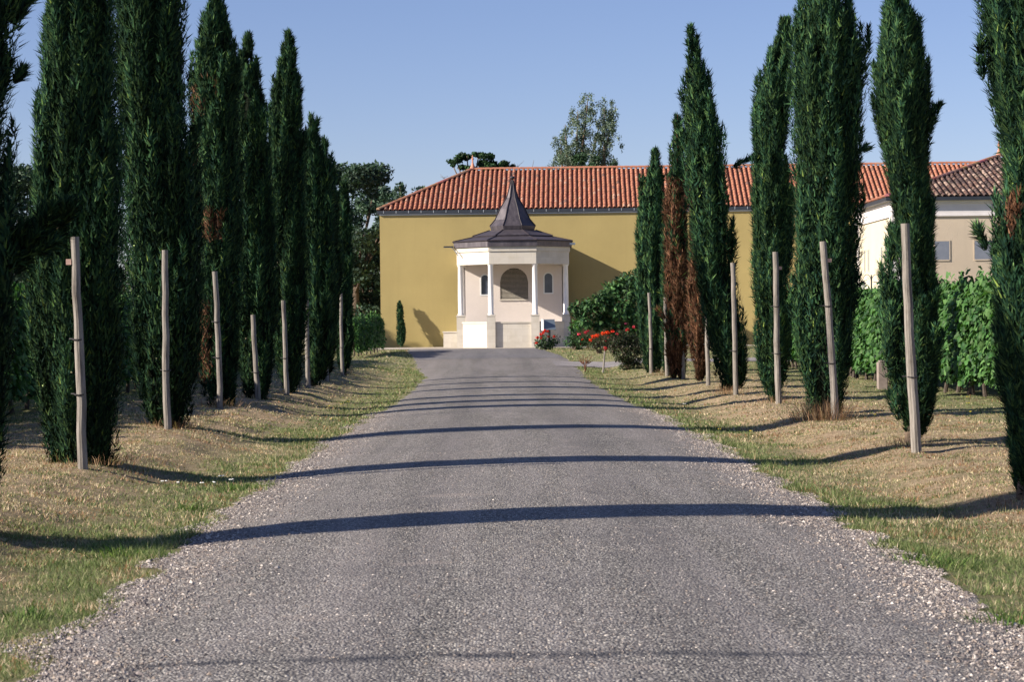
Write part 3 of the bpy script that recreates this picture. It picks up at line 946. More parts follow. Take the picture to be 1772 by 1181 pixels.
    # round seed cones
    if d < 45:
        k = int(70 if d < 36 else 36); ii = r.integers(0, n, k)
        ico = np.array([(0, 0, 1), (.9, 0, .1), (0, .9, .1), (-.9, 0, .1), (0, -.9, .1), (0, 0, -.9)]); fi = np.array([(0, 1, 2), (0, 2, 3), (0, 3, 4), (0, 4, 1), (5, 2, 1), (5, 3, 2), (5, 4, 3), (5, 1, 4)])
        rel = P[ii] - np.stack([np.interp(P[ii, 2], zz, cc), np.zeros(k), P[ii, 2]], 1)
        Rm = np.interp(P[ii, 2], zz, rr_)
        kk = np.hypot(rel[:, 0], rel[:, 1]) > Rm * .55
        Pc = P[ii][kk]; m_ = len(Pc)
        if m_:
            Vc = (Pc[:, None] + ico[None] * (.013 + .010 * r.random((m_, 1, 1)))).reshape(-1, 3)
            Fc = (fi[None] + np.arange(m_)[:, None, None] * 6).reshape(-1, 3)
            link('seed_cones', np_mesh('seed_cones', Vc, Fc, np.repeat(palette(m_, [(.30, .30, .17), (.36, .27, .17), (.30, .40, .16)], .2, r), 6, 0), smooth=True), M['stones'], root, kind='stuff')
    return root


def patches(lo, hi, thr, s, xlo=-9, xhi=9):
    def f(x, y, z, z1):
        v = fbm(x * 2.2 + 3, z * .9 + y, s)
        return ((v > thr) & (z > lo) & (z < hi) & (x > xlo) & (x < xhi)).astype(float) * .9
    return f


GL, GR = 'cypresses along the left side of the road', 'cypresses along the right side of the road'
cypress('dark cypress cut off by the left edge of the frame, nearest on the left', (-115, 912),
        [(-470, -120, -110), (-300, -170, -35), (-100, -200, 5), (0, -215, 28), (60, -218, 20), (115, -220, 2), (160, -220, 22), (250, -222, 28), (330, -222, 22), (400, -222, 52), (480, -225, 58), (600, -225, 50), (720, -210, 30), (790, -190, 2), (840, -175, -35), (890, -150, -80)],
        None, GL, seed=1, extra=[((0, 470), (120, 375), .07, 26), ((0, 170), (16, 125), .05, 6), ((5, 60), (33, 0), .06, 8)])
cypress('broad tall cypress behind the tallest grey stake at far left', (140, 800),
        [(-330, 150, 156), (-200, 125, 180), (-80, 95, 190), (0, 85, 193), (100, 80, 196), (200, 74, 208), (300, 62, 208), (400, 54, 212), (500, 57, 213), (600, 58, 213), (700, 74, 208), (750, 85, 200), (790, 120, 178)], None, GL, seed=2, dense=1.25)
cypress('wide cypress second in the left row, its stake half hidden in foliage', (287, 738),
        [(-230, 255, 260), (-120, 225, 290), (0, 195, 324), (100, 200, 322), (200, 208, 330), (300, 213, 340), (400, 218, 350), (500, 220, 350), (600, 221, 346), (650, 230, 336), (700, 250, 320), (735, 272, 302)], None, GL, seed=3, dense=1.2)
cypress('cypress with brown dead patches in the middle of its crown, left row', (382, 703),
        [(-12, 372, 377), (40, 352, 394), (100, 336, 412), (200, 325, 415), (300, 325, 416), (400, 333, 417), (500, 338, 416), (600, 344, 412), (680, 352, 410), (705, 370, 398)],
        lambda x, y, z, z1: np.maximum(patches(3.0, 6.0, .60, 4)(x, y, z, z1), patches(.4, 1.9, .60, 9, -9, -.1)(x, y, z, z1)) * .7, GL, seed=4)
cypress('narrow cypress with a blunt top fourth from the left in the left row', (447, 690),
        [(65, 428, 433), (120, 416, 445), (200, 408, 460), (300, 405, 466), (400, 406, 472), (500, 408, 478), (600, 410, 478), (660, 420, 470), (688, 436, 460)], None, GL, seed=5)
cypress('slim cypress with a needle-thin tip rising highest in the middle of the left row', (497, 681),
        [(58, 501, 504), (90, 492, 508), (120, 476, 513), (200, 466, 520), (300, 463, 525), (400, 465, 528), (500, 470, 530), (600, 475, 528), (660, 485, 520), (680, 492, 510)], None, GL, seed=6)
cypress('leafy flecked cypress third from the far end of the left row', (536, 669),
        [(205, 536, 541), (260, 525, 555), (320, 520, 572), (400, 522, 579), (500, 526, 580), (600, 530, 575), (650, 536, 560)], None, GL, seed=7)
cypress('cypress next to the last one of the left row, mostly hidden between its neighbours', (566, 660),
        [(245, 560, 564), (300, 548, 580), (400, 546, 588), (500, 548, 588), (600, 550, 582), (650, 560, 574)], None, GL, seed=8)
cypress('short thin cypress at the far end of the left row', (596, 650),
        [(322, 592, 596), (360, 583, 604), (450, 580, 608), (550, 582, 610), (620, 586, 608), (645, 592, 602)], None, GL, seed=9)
cypress('cypress cut off by the right edge of the frame, nearest on the right', (1772, 866),
        [(-420, 1765, 1772), (-200, 1725, 1805), (0, 1706, 1832), (60, 1699, 1840), (130, 1706, 1842), (215, 1736, 1844), (300, 1738, 1845), (350, 1732, 1845), (400, 1720, 1845), (480, 1716, 1842), (600, 1724, 1836), (700, 1735, 1830), (780, 1746, 1822), (850, 1760, 1790)],
        patches(2.2, 2.9, .70, 3), GR, seed=10, dense=1.2, extra=[((1712, 440), (1692, 398), .035, 6), ((1710, 150), (1692, 78), .03, 6)])
cypress('cypress with a forked lower side shoot behind the second stake from the right', (1575, 768),
        [(-28, 1544, 1549), (20, 1530, 1576), (100, 1521, 1592), (165, 1510, 1604), (215, 1514, 1612), (300, 1540, 1610), (400, 1554, 1608), (500, 1568, 1616), (600, 1568, 1622), (650, 1566, 1620), (700, 1564, 1612), (755, 1570, 1594)],
        None, GR, seed=11, extra=[((1562, 735), (1538, 600), .07, 14), ((1540, 650), (1546, 412), .10, 26), ((1562, 700), (1590, 560), .07, 10), ((1608, 230), (1622, 180), .03, 6)])
cypress('broadest cypress of the right row, with dry grass at its foot', (1432, 716),
        [(-75, 1424, 1430), (-30, 1395, 1455), (30, 1372, 1482), (80, 1366, 1500), (150, 1362, 1496), (250, 1367, 1491), (350, 1371, 1487), (450, 1367, 1484), (520, 1361, 1481), (600, 1374, 1474), (660, 1390, 1466), (705, 1412, 1450)],
        None, GR, seed=12, dense=1.25, extra=[((1480, 270), (1500, 262), .03, 4), ((1478, 540), (1486, 480), .04, 6), ((1490, 110), (1504, 55), .04, 6)])
cypress('straight cypress between the broadest one and the gap in the right row', (1342, 694),
        [(38, 1356, 1360), (80, 1335, 1368), (130, 1312, 1370), (200, 1304, 1368), (300, 1308, 1366), (400, 1306, 1370), (500, 1302, 1368), (600, 1310, 1368), (650, 1316, 1362), (690, 1330, 1352)], None, GR, seed=13)
cypress('leaning pointed cypress with a stray branch sticking out to the right', (1266, 676),
        [(52, 1195, 1199), (90, 1189, 1210), (140, 1185, 1228), (200, 1181, 1253), (300, 1183, 1263), (400, 1192, 1273), (480, 1206, 1274), (550, 1225, 1294), (620, 1236, 1297), (668, 1252, 1284)], None, GR, seed=14, dense=1.2,
        extra=[((1262, 292), (1302, 276), .03, 10)])
cypress('low brown dead cypress just right of the rust brown one', (1212, 660),
        [(330, 1207, 1210), (400, 1196, 1222), (480, 1194, 1228), (560, 1194, 1230), (630, 1197, 1226), (652, 1205, 1220)], lambda x, y, z, z1: np.where(z < z1 * .62, .96, .3), GR, seed=15)
cypress('rust brown dead cypress with a green tip', (1180, 656),
        [(205, 1170, 1173), (260, 1160, 1186), (320, 1155, 1187), (400, 1153, 1188), (500, 1153, 1191), (600, 1155, 1190), (648, 1164, 1186)],
        lambda x, y, z, z1: np.where(z < z1 * .76, .93 - .5 * (fbm(x * 3, z * 1.5, 2) > .66), .04), GR, seed=16, extra=[((1160, 560), (1138, 540), .04, 5)])
cypress('thin green cypress squeezed between the rust brown one and the last of the right row', (1156, 650),
        [(385, 1155, 1157), (430, 1147, 1162), (520, 1146, 1163), (600, 1147, 1162), (642, 1152, 1160)], None, GR, seed=17)
cypress('two-tipped green cypress at the far end of the right row', (1130, 644),
        [(262, 1131, 1135), (300, 1122, 1146), (345, 1106, 1150), (400, 1098, 1151), (500, 1104, 1152), (600, 1107, 1152), (638, 1120, 1142)], None, GR, seed=18, extra=[((1112, 380), (1109, 310), .05, 8)])


# small cypress leaning against the ochre wall
def wall_shrub():
    # distance of the ochre wall along the ray
    b = at(693, 598, 103.9); b.z = terr(b.x, b.y) + .02
    root = thing('young_cypress', 'small young cypress leaning against the ochre wall left of the pavilion', 'cypress', b)
    r = np.random.default_rng(77); npl, ns = 60, 60
    h = r.random(npl) * 1.95 + .1
    Rr = np.interp(h, [0, .3, .7, 1.2, 1.7, 2.2], [.12, .22, .24, .20, .15, .03])
    cx_ = np.interp(h, [0, .7, 1.4, 2.2], [0, .04, -.03, -.06]); cy_ = h * .30
    a = r.random(npl) * 6.28
    base = np.stack([cx_ + np.cos(a) * Rr * .6, cy_ + np.sin(a) * Rr * .6, h - .12], 1); tip = base + np.array([0, .1, .42])
    S = r.random((npl, ns)); A = r.random((npl, ns)) * 6.28
    rd = np.stack([np.cos(A), np.sin(A), np.zeros_like(A)], -1)
    P = base[:, None] + (tip - base)[:, None] * S[..., None] + rd * (.07 * np.sin(np.pi * (S * .85 + .12)))[..., None]
    D = rd * .6 + np.array([0, .1, 1]) + r.normal(size=rd.shape) * .25
    P = P.reshape(-1, 3); n = len(P)
    V, F, C = kites(P, D.reshape(-1, 3), rd.reshape(-1, 3), .08 + .06 * r.random(n), .035 + .02 * r.random(n), palette(n, CYP, .3, r))
    link('crown', np_mesh('crown', V, F, C), M['cypress'], root)
    mb = MB(); mb.tube([(0, 0, -.1), (0, .3, 1.0), (-.05, .6, 2.0)], [.03, .02, .008], 6); mb.build('trunk', M['bark'], root)
wall_shrub()


# ------------------------------------------------------------------ stakes
def stake(label, base, top, rad=.062, group=None, ties=1, peg=True, seed=0, toward=-.35):
    b = ground(*base)
    b.y += toward; b.x = CAM.x + ray(*base).x * b.y; b.z = terr(b.x, b.y)
    t = at(top[0], top[1], b.y)
    root = thing('wooden_stake', label, 'stake', b, 0, group)
    rr = random.Random(seed)
    T = t - b; n = 9; pts, rs = [], []
    for k in range(n + 1):
        f = k / n
        pts.append(Vector((0, 0, -.2)).lerp(T, f) + Vector((rr.gauss(0, .004) + .012 * math.sin(f * 3.1) * (1 if seed % 2 else -1), rr.gauss(0, .006), 0)))
        rs.append(rad * (1.06 - .18 * f) * rr.uniform(.95, 1.05))
    mb = MB(); mb.tube(pts, rs, 12); mb.build('pole', M['wood'], root, smooth=False)
    for q in range(ties):
        f = .40 + .22 * q + rr.uniform(-.05, .05)
        c = Vector((0, 0, -.2)).lerp(T, f)
        ring = [c + Vector((math.cos(a) * rad * 1.12, math.sin(a) * rad * 1.12, .012 * math.sin(a))) for a in np.linspace(0, 6.28, 10)]
        mb = MB(); mb.tube(ring + [c + Vector((-rad * 2.0, .05, .0))], .009, 5); mb.build('tie', M['tie'], root)
    if peg:
        c = Vector((0, 0, -.2)).lerp(T, .90)
        mb = MB(); sd_ = 1 if seed >= 20 else -1; mb.box(min(c.x + sd_ * rad * .8, c.x + sd_ * rad * 1.9), max(c.x + sd_ * rad * .8, c.x + sd_ * rad * 1.9), c.y - .02, c.y + .02, c.z - .03, c.z + .03); mb.build('peg', M['block'], root)
    return root


GS = 'wooden stakes beside the cypresses'
SL = [((143, 806), (129, 410), 'grey wooden stake at far left, the tallest and nearest on the left'), ((290, 741), (286, 433), 'wooden stake half hidden by the second wide cypress on the left'),
      ((381, 706), (372, 470), 'wooden stake below the cypress with brown patches on the left'), ((448, 692), (438, 545), 'leaning wooden stake at the foot of the blunt-topped cypress on the left'),
      ((496, 684), (490, 520), 'wooden stake under the needle-tipped cypress on the left'), ((534, 671), (531, 520), 'thin wooden stake third from the far end of the left row'),
      ((566, 660), (563, 585), 'wooden stake with only its lower half showing, next to last on the left'), ((593, 650), (590, 508), 'wooden stake standing clear at the far end of the left row')]
for k, (b, t, lb) in enumerate(SL): stake(lb, b, t, .050 if k < 3 else .052, GS, 1 + (k in (0, 2)), k in (0,), k + 1, (-.55 if k == 1 else -.42) if k in (1, 3, 5) else -.3)
SR = [((1587, 777), (1566, 387), 'tall wooden stake beside the cypress with the side shoot at right'), ((1447, 724), (1424, 418), 'crooked leaning stake before the broadest cypress on the right'),
      ((1348, 699), (1342, 436), 'upright stake in front of the straight cypress on the right'), ((1273, 684), (1268, 455), 'yellowish stake before the leaning pointed cypress'),
      ((1226, 667), (1223, 486), 'stake between the leaning cypress and the low brown cypress'), ((1183, 655), (1176, 483), 'stake in front of the rust brown dead cypress'),
      ((1155, 651), (1151, 515), 'thin stake left of the rust brown dead cypress'), ((1127, 645), (1123, 507), 'stake before the last green cypress of the right row')]
for k, (b, t, lb) in enumerate(SR): stake(lb, b, t, .058 if k < 3 else .054, GS, 1 + (k in (1, 2)), k in (1, 2), k + 20)


# ------------------------------------------------------------------ broadleaf trees behind
def blob_leaves(centres, radii, n, size, cols, r, squash=.8, shell=.55, jit=.2):
    centres = np.array(centres); radii = np.array(radii)
    w = radii ** 2; w = w / w.sum()
    i = r.choice(len(centres), n, p=w)
    dr = unit(n, r)
    rad = radii[i] * (shell + (1 - shell) * r.random(n)) * (.85 + .3 * vnoise(dr[:, 0] * 3 + i, dr[:, 2] * 3, 4))
    P = centres[i] + dr * rad[:, None] * np.array([1, 1, squash])
    N = dr + unit(n, r) * .9
    D = unit(n, r) + np.array([0, 0, -.2])
    tone = (.7 + .6 * r.random(len(centres)))[i][:, None]
    L = size * (.6 + .8 * r.random(n))
    return kites(P - D * L[:, None] * .4, D, N, L, L * (.45 + .25 * r.random(n)), palette(n, cols, jit, r) * tone)


def big_tree(name, label, cat, loc, H, W, nclump, nleaf, size, cols, seed, group=None, low=.15, trunk=.25):
    nclump = int(nclump * 1.7)
    root = thing(name, label, cat, loc, 0, group)
    r = np.random.default_rng(seed)
    C, Rd = [], []
    for k in range(nclump):
        f = r.random() ** .8
        z = H * (low + (1 - low) * f)
        wid = W / 2 * math.sin(math.pi * min(.97, .22 + .70 * f)) ** .6
        a = r.random() * 6.28; q = wid * math.sqrt(r.random())
        rad = W * (.05 + .10 * r.random())
        C.append((math.cos(a) * q, math.sin(a) * q * .8, min(z, H - rad * .6))); Rd.append(rad)
    V, F, CC = blob_leaves(C, Rd, nleaf, size, cols, r)
    link('crown', np_mesh('crown', V, F, CC), M['far_leaf'], root)
    mb = MB()
    mb.tube([(0, 0, -.3), (.1, 0, H * .25), (0, .1, H * .55)], [trunk, trunk * .8, trunk * .4], 8)
    for k in range(0, nclump, max(1, nclump // 12)):
        c = Vector(C[k]); s_ = Vector((0, 0, H * .2 + .3 * c.z * .5)); mb.tube([s_, s_.lerp(c, .5) + Vector((0, 0, .2)), c], [trunk * .35, trunk * .22, .03], 6)
    mb.build('trunk', M['bark'], root, smooth=True)
    return root


OAK = [(.036, .070, .050), (.052, .094, .062), (.025, .050, .038), (.080, .125, .082)]
GT = 'broadleaf trees behind the left row'
def ozt(px, topy, d): p = at(px, topy, d); return p
for (px, topy, d, W, nl, lb, sd) in [
    (610, 285, 113, 6.5, 15000, 'feathery oak rising behind the left row beside the ochre building', 31),
    (672, 322, 121, 6.0, 11000, 'oak crown showing above the left end of the tiled roof', 32),
    (705, 308, 118, 4.4, 6000, 'small pale-leaved tree top peeking over the roof hip', 33),
    (560, 350, 120, 6.5, 8000, 'dark oak filling the gap before the last left cypresses', 34),
    (640, 400, 116, 5.0, 9000, 'low dark tree tight against the left end of the ochre wall', 41),
    (480, 380, 122, 8, 7000, 'rounded tree glimpsed between the middle cypresses on the left', 35),
    (330, 385, 118, 8, 7000, 'rounded tree glimpsed beside the brown-patched cypress', 36),
    (210, 372, 118, 8, 7000, 'rounded tree glimpsed between the two widest cypresses', 37),
    (40, 292, 100, 6.5, 13000, 'green leafy tree between the two leftmost cypresses', 38),
    (-60, 330, 105, 8, 6000, 'leafy tree behind the leftmost cypress', 39)]:
    p = at(px, topy, d); gz = terr(p.x, p.y)
    big_tree('oak_tree', lb, 'tree', (p.x, p.y, gz), p.z - gz, W, 46, int(nl * 1.5), .20, OAK, sd, GT, low=.06)

# poplar: three leaning leafy stems
p = at(1018, 158, 150); gz = terr(p.x, p.y); H = p.z - gz
root = thing('poplar_tree', 'tall airy poplar rising above the tiled roof right of centre', 'poplar', (p.x, p.y, gz))
r = np.random.default_rng(51)
C, Rd = [], []
mb = MB()
for (px0, px1, ty, by, k) in [(1000, 1018, 165, 300, 40), (985, 978, 215, 300, 20), (1030, 1066, 182, 300, 34), (1010, 1040, 205, 300, 22), (975, 970, 240, 310, 20), (1046, 1046, 186, 300, 34), (995, 1000, 190, 300, 26)]:
    a_, b_ = at(px0, 330, 150), at(px1, ty, 150)
    off = Vector((p.x, p.y, gz)); a_ -= off; b_ -= off
    mb.tube([Vector((0, 0, -.3)), Vector((a_.x * .4, 0, a_.z * .6)), a_, a_.lerp(b_, .6), b_], [.35, .25, .14, .07, .02], 6)
    for q in range(k):
        f = q / k; c = a_.lerp(b_, f); w_ = .75 * (1 - f * .6)
        for _ in range(2): C.append((c.x + r.normal() * w_ * .8, r.normal() * .7, c.z + r.normal() * .35)); Rd.append(.16 + .24 * r.random())
V, F, CC = blob_leaves(C, Rd, 26000, .13, [(.13, .175, .13), (.10, .14, .10), (.19, .23, .17), (.06, .095, .07)], r, 1.5, .2)
link('crown', np_mesh('crown', V, F, CC), M['far_leaf'], root)
mb.build('trunk', M['bark'], root, smooth=True)
p = at(1030, 266, 132); gz = terr(p.x, p.y)
big_tree('oak_tree', 'dark rounded tree top at the foot of the poplar above the roof ridge', 'tree', (p.x, p.y, gz), p.z - gz, 4.6, 34, 6000, .2, [(.022, .05, .022), (.035, .07, .03)], 52, None, low=.5)

# umbrella pine with bare twigs
p = at(830, 262, 126); gz = terr(p.x, p.y)
root = thing('pine_tree', 'flat-topped pine with bare side branches above the left part of the roof', 'pine', (p.x, p.y, gz))
off = Vector((p.x, p.y, gz)); C, Rd = [], []
mb = MB(); T0 = at(815, 345, 126) - off
mb.tube([(0, 0, -.3), (0, 0, T0.z * .6), T0], [.28, .22, .16], 8)
for (px, py, w, h) in [(790, 278, 12, 8), (808, 270, 14, 8), (828, 268, 14, 8), (845, 274, 12, 9), (838, 285, 18, 7), (862, 286, 14, 7), (800, 290, 10, 7), (876, 287, 10, 6), (783, 285, 7, 6), (852, 291, 20, 5), (815, 295, 12, 5)]:
    c = at(px, py, 126) - off; mid = T0.lerp(c, .5) + Vector((0, 0, -.2))
    mb.tube([T0, mid, c], [.1, .06, .03], 6)
    for q in range(5):
        C.append((c.x + rng.normal() * w / 60, rng.normal() * .3, c.z + rng.normal() * h / 70)); Rd.append(w / 28 * .55)
r = np.random.default_rng(53)
V, F, CC = blob_leaves(C, Rd, 6500, .17, [(.022, .055, .022), (.04, .085, .03), (.015, .035, .018)], r, .7, .3)
link('crown', np_mesh('crown', V, F, CC), M['far_leaf'], root)
rd = random.Random(4)
for (sx, sy, ex, ey) in [(800, 318, 762, 302), (800, 310, 770, 318), (866, 300, 866, 278), (890, 305, 896, 284), (912, 310, 924, 277), (905, 300, 890, 282)]:
    a_, b_ = at(sx, sy + 25, 126) - off, at(ex, ey, 126) - off
    mb.tube([T0 + Vector((0, 0, -.6)), a_, a_.lerp(b_, .5) + Vector((0, 0, .08)), b_], [.05, .035, .022, .008], 5)
    for q in range(5):
        s_ = a_.lerp(b_, rd.uniform(.4, .95)); e_ = s_ + Vector((rd.uniform(-.45, .45), rd.uniform(-.2, .2), rd.uniform(.05, .4)))
        mb.tube([s_, e_], [.014, .005], 4)
mb.build('trunk', M['bark'], root, smooth=True)


# ------------------------------------------------------------------ vines
def vine_leaf_mesh(P, D, N, S, C):
    """lobed leaf of 5 points as a fan of quads: 10 vertices"""
    D = D / np.linalg.norm(D, axis=1, keepdims=True)
    X_ = np.cross(D, N); X_ /= np.linalg.norm(X_, axis=1, keepdims=True) + 1e-9
    NN = np.cross(X_, D)
    prof = np.array([(0, 0, 0), (.42, -.12, -.05), (.50, .25, -.12), (.32, .42, -.04), (.30, .75, -.10), (0, 1.0, -.12), (-.30, .75, -.10), (-.32, .42, -.04), (-.50, .25, -.12), (-.42, -.12, -.05), (0, .4, .06)])
    V = P[:, None] + S[:, None, None] * (X_[:, None] * prof[None, :, :1] + D[:, None] * prof[None, :, 1:2] + NN[:, None] * prof[None, :, 2:3])
    f = np.array([(10, 0, 1, 2), (10, 2, 3, 4), (10, 4, 5, 6), (10, 6, 7, 8), (10, 8, 9, 0)])
    F = (f[None] + np.arange(len(P))[:, None, None] * 11).reshape(-1, 4)
    return V.reshape(-1, 3), F, np.repeat(C, 11, 0)


VINE = [(.034, .098, .026), (.050, .128, .032), (.020, .062, .019), (.090, .185, .055), (.064, .145, .042)]
vine_meshes = []
for k in range(5):
    r = np.random.default_rng(80 + k); n = 1350
    z = .38 + 1.84 * r.random(n) ** .9
    z = np.where(r.random(n) < .06, z + .25, z)
    side = np.where(r.random(n) < .5, -1, 1)
    x = side * (.10 + .26 * r.random(n)) * np.where(z > 2.0, .5, 1)
    y = (r.random(n) - .5) * 1.75
    P = np.stack([x, y, z + .10 * np.sin(y * 5 + k)], 1)
    N = np.stack([side * (.8), r.normal(size=n) * .6, .45 + .5 * r.normal(size=n)], 1)
    D = np.stack([side * .35 + r.normal(size=n) * .3, r.normal(size=n) * .6, -.75 + r.normal(size=n) * .35], 1)
    vine_meshes.append(np_mesh('foliage', *vine_leaf_mesh(P, D, N, .075 + .075 * r.random(n), palette(n, VINE, .28, r))))
trunk_meshes = []
for k in range(3):
    rd = random.Random(k); mb = MB()
    mb.tube([(0, 0, -.15), (rd.uniform(-.06, .06), rd.uniform(-.08, .08), .25), (rd.uniform(-.05, .05), rd.uniform(-.1, .1), .5), (0, 0, .75)], [.055, .04, .045, .05], 7)
    mb.tube([(0, 0, .72), (0, .35, .85), (0, .62, .88)], [.04, .025, .015], 5); mb.tube([(0, 0, .72), (0, -.35, .85), (0, -.62, .88)], [.04, .025, .015], 5)
    for q in range(6):
        yy = -.6 + q * .24; mb.tube([(0, yy, .85), (rd.uniform(-.1, .1), yy + .05, 1.5), (rd.uniform(-.15, .15), yy, 2.1)], [.01, .007, .004], 4)
    o = mb.build('vine_trunk', M['vinewood'], None); trunk_meshes.append(o.data); bpy.data.objects.remove(o)


def vine(x, y, label, group, s=1.0, k=None):
    k = random.randrange(15) if k is None else k
    root = thing('grapevine', label, 'grapevine', (x, y, terr(x, y)), random.choice((0, math.pi)) + random.gauss(0, .04), group)
    root.scale = (s, s, s * random.uniform(.93, 1.06))
    link('foliage', vine_meshes[k % 5], M['leaf'], root)
    link('vine_trunk', trunk_meshes[k % 3], M['vinewood'], root)


def ordinal(k):
    ones = ['first', 'second', 'third', 'fourth', 'fifth', 'sixth', 'seventh', 'eighth', 'ninth', 'tenth', 'eleventh', 'twelfth', 'thirteenth', 'fourteenth', 'fifteenth', 'sixteenth', 'seventeenth', 'eighteenth', 'nineteenth']
    k += 1
    if k < 20: return ones[k - 1]
    t = {2: ('twentieth', 'twenty'), 3: ('thirtieth', 'thirty'), 4: ('fortieth', 'forty')}[k // 10]
    return t[0] if k % 10 == 0 else t[1] + '-' + ones[k % 10 - 1]


GV = 'leafy grapevines in the row right of the cypresses'
for k in range(36):
    y = 36.5 + k * .98
    vine(9.6 + random.gauss(0, .03), y, f'sunlit grapevine, {ordinal(k)} along the first row right of the cypresses', GV, 1.06)
for k in range(30):
    vine(12.0, 37.5 + k * 1.4, f'grapevine, {ordinal(k)} along the second row right of the cypresses', 'grapevines in the second row on the right', 1.07)
for k in range(44):
    vine(-8.7 + random.gauss(0, .03), 24 + k * 1.25, f'shaded grapevine, {ordinal(k)} along the row left of the cypresses', 'grapevines left of the cypresses', .72 + .22 * min(1, k / 10))
for k in range(44):
    vine(-11.5, 26 + k * 1.4, f'shaded grapevine, {ordinal(k)} along the second row left of the cypresses', 'grapevines in the second row on the left', .95)
for k in range(7):
    p = at(612 + k * 7, 590, 84 + k * 1.2)
    vine(p.x, p.y, f'low grapevine {ordinal(k)} from the left in the clump at the corner of the ochre wall', 'grapevines at the corner of the ochre building', .72)
# concrete end post of the vine row
p = ground(1505, 668)
ep = MB(); ep.box(-.11, .11, -.11, .11, -.2, .62); ep.box(-.075, .075, -.09, .09, .62, .66)
o = ep.build('vineyard_end_post', M['concrete'], None, bevel=.015); o.location = (8.6, 47.5, terr(8.6, 47.5)); tag(o, 'short pinkish concrete post at the foot of the vine row on the right', 'post')


# ------------------------------------------------------------------ shrubs and roses by the pavilion
def bush(name, label, cat, px, base_y, clumps, nleaf, size, cols, seed, d=None, flowers=(), fcol=(.75, .04, .02), group=None, stems=5, matk='leaf', frad=.052):
    b = ground(px, base_y) if d is None else at(px, base_y, d)
    b.z = terr(b.x, b.y)
    root = thing(name, label, cat, b, 0, group)
    r = np.random.default_rng(seed); C, Rd = [], []
    for (cx_, cy_, rp_) in clumps:
        c = at(cx_, cy_, b.y) - b; ppm = F_PX / b.y
        C.append((c.x, r.normal() * rp_ / ppm * .5, c.z)); Rd.append(rp_ / ppm)
    n = nleaf; C = np.array(C); Rd = np.array(Rd); i = r.choice(len(C), n, p=Rd ** 2 / (Rd ** 2).sum())
    dr = unit(n, r); P = C[i] + dr * (Rd[i] * (.45 + .6 * r.random(n)))[:, None] * np.array([1, .9, .95])
    P[:, 2] = np.maximum(P[:, 2], .03)
    N = dr + np.array([0, 0, .5]) + unit(n, r) * .6; D = dr * .5 + np.array([0, 0, -.45]) + unit(n, r) * .6
    L = size * (.6 + .8 * r.random(n))
    V, F, CC = kites(P, D, N, L, L * .5, palette(n, cols, .28, r) * (.75 + .5 * r.random(len(C)))[i][:, None])
    link('foliage', np_mesh('foliage', V, F, CC), M[matk], root)
    mb = MB()
    for k in range(stems):
        c = Vector(C[r.integers(0, len(C))]); mb.tube([(r.normal() * .03, r.normal() * .03, -.08), (c.x * .35, c.y * .4, c.z * .5), c], [.03, .02, .008], 5)
    mb.build('stems', M['bark'], root)
    for (fx, fy, sc, *fc) in flowers:
        c = at(fx, fy, b.y - .25) - b
        k = int(38 * sc); dr = unit(k, r); cc_ = fc[0] if fc else fcol
        sp = frad * sc
        Pp = np.array(c) + dr * sp * (.4 + .6 * r.random((k, 1))) * np.array([1.25, 1, .8])
        V, F, CC = kites(Pp, np.cross(dr, unit(k, r)) + dr * .3, dr, np.full(k, .055), np.full(k, .055), palette(k, [cc_, tuple(x * .7 for x in cc_)], .15, r))
        link('bloom', np_mesh('bloom', V, F, CC), M['petal'], root)
    return root


FIG = [(.05, .115, .04), (.035, .085, .032), (.085, .17, .055), (.02, .05, .025)]
bush('fig_bush', 'large broad-leaved green bush between the pavilion and the right cypresses', 'bush', 1062, 608,
     [(1000, 535, 14), (1012, 555, 14), (995, 565, 9), (1020, 528, 14), (1040, 520, 17), (1060, 505, 18), (1078, 492, 16), (1095, 480, 13), (1092, 505, 18), (1050, 545, 18), (1075, 535, 20), (1100, 540, 18), (1090, 565, 16), (1060, 565, 14), (1112, 500, 14), (1110, 575, 14), (1035, 560, 12)],
     5200, .20, FIG, 61, flowers=[(1073, 551, .8, (.6, .08, .25)), (1083, 560, .8, (.6, .12, .3))])
bush('rose_bush', 'rose bush with red blooms at the foot of the pavilion beside the tilted sign', 'rose bush', 944, 606,
     [(935, 590, 9), (945, 586, 10), (955, 592, 9), (962, 588, 8), (940, 597, 9), (950, 599, 8), (930, 596, 6)], 1100, .09, [(.035, .075, .03), (.06, .10, .04), (.025, .05, .025)], 62,
     flowers=[(936, 579, 1.2), (943, 573, 1.3), (948, 574, 1.0), (930, 584, 1.0), (937, 585, .8), (959, 583, .8), (928, 594, .8), (949, 583, .6), (940, 576, .8)], group='rose bushes by the pavilion')
bush('rose_bush', 'low leafy rose bush with pink and red buds at the pavilion right corner', 'rose bush', 992, 606,
     [(985, 590, 10), (995, 585, 11), (1005, 592, 10), (1012, 586, 10), (1020, 592, 9), (1000, 598, 9)], 1300, .10, [(.04, .09, .035), (.06, .12, .045), (.025, .055, .025)], 63,
     flowers=[(1002, 579, 1.0, (.7, .07, .12)), (1013, 576, 1.1, (.72, .07, .10)), (1017, 573, .7, (.7, .08, .12)), (1008, 588, .6), (1005, 596, .6, (.5, .05, .04))], group='rose bushes by the pavilion')
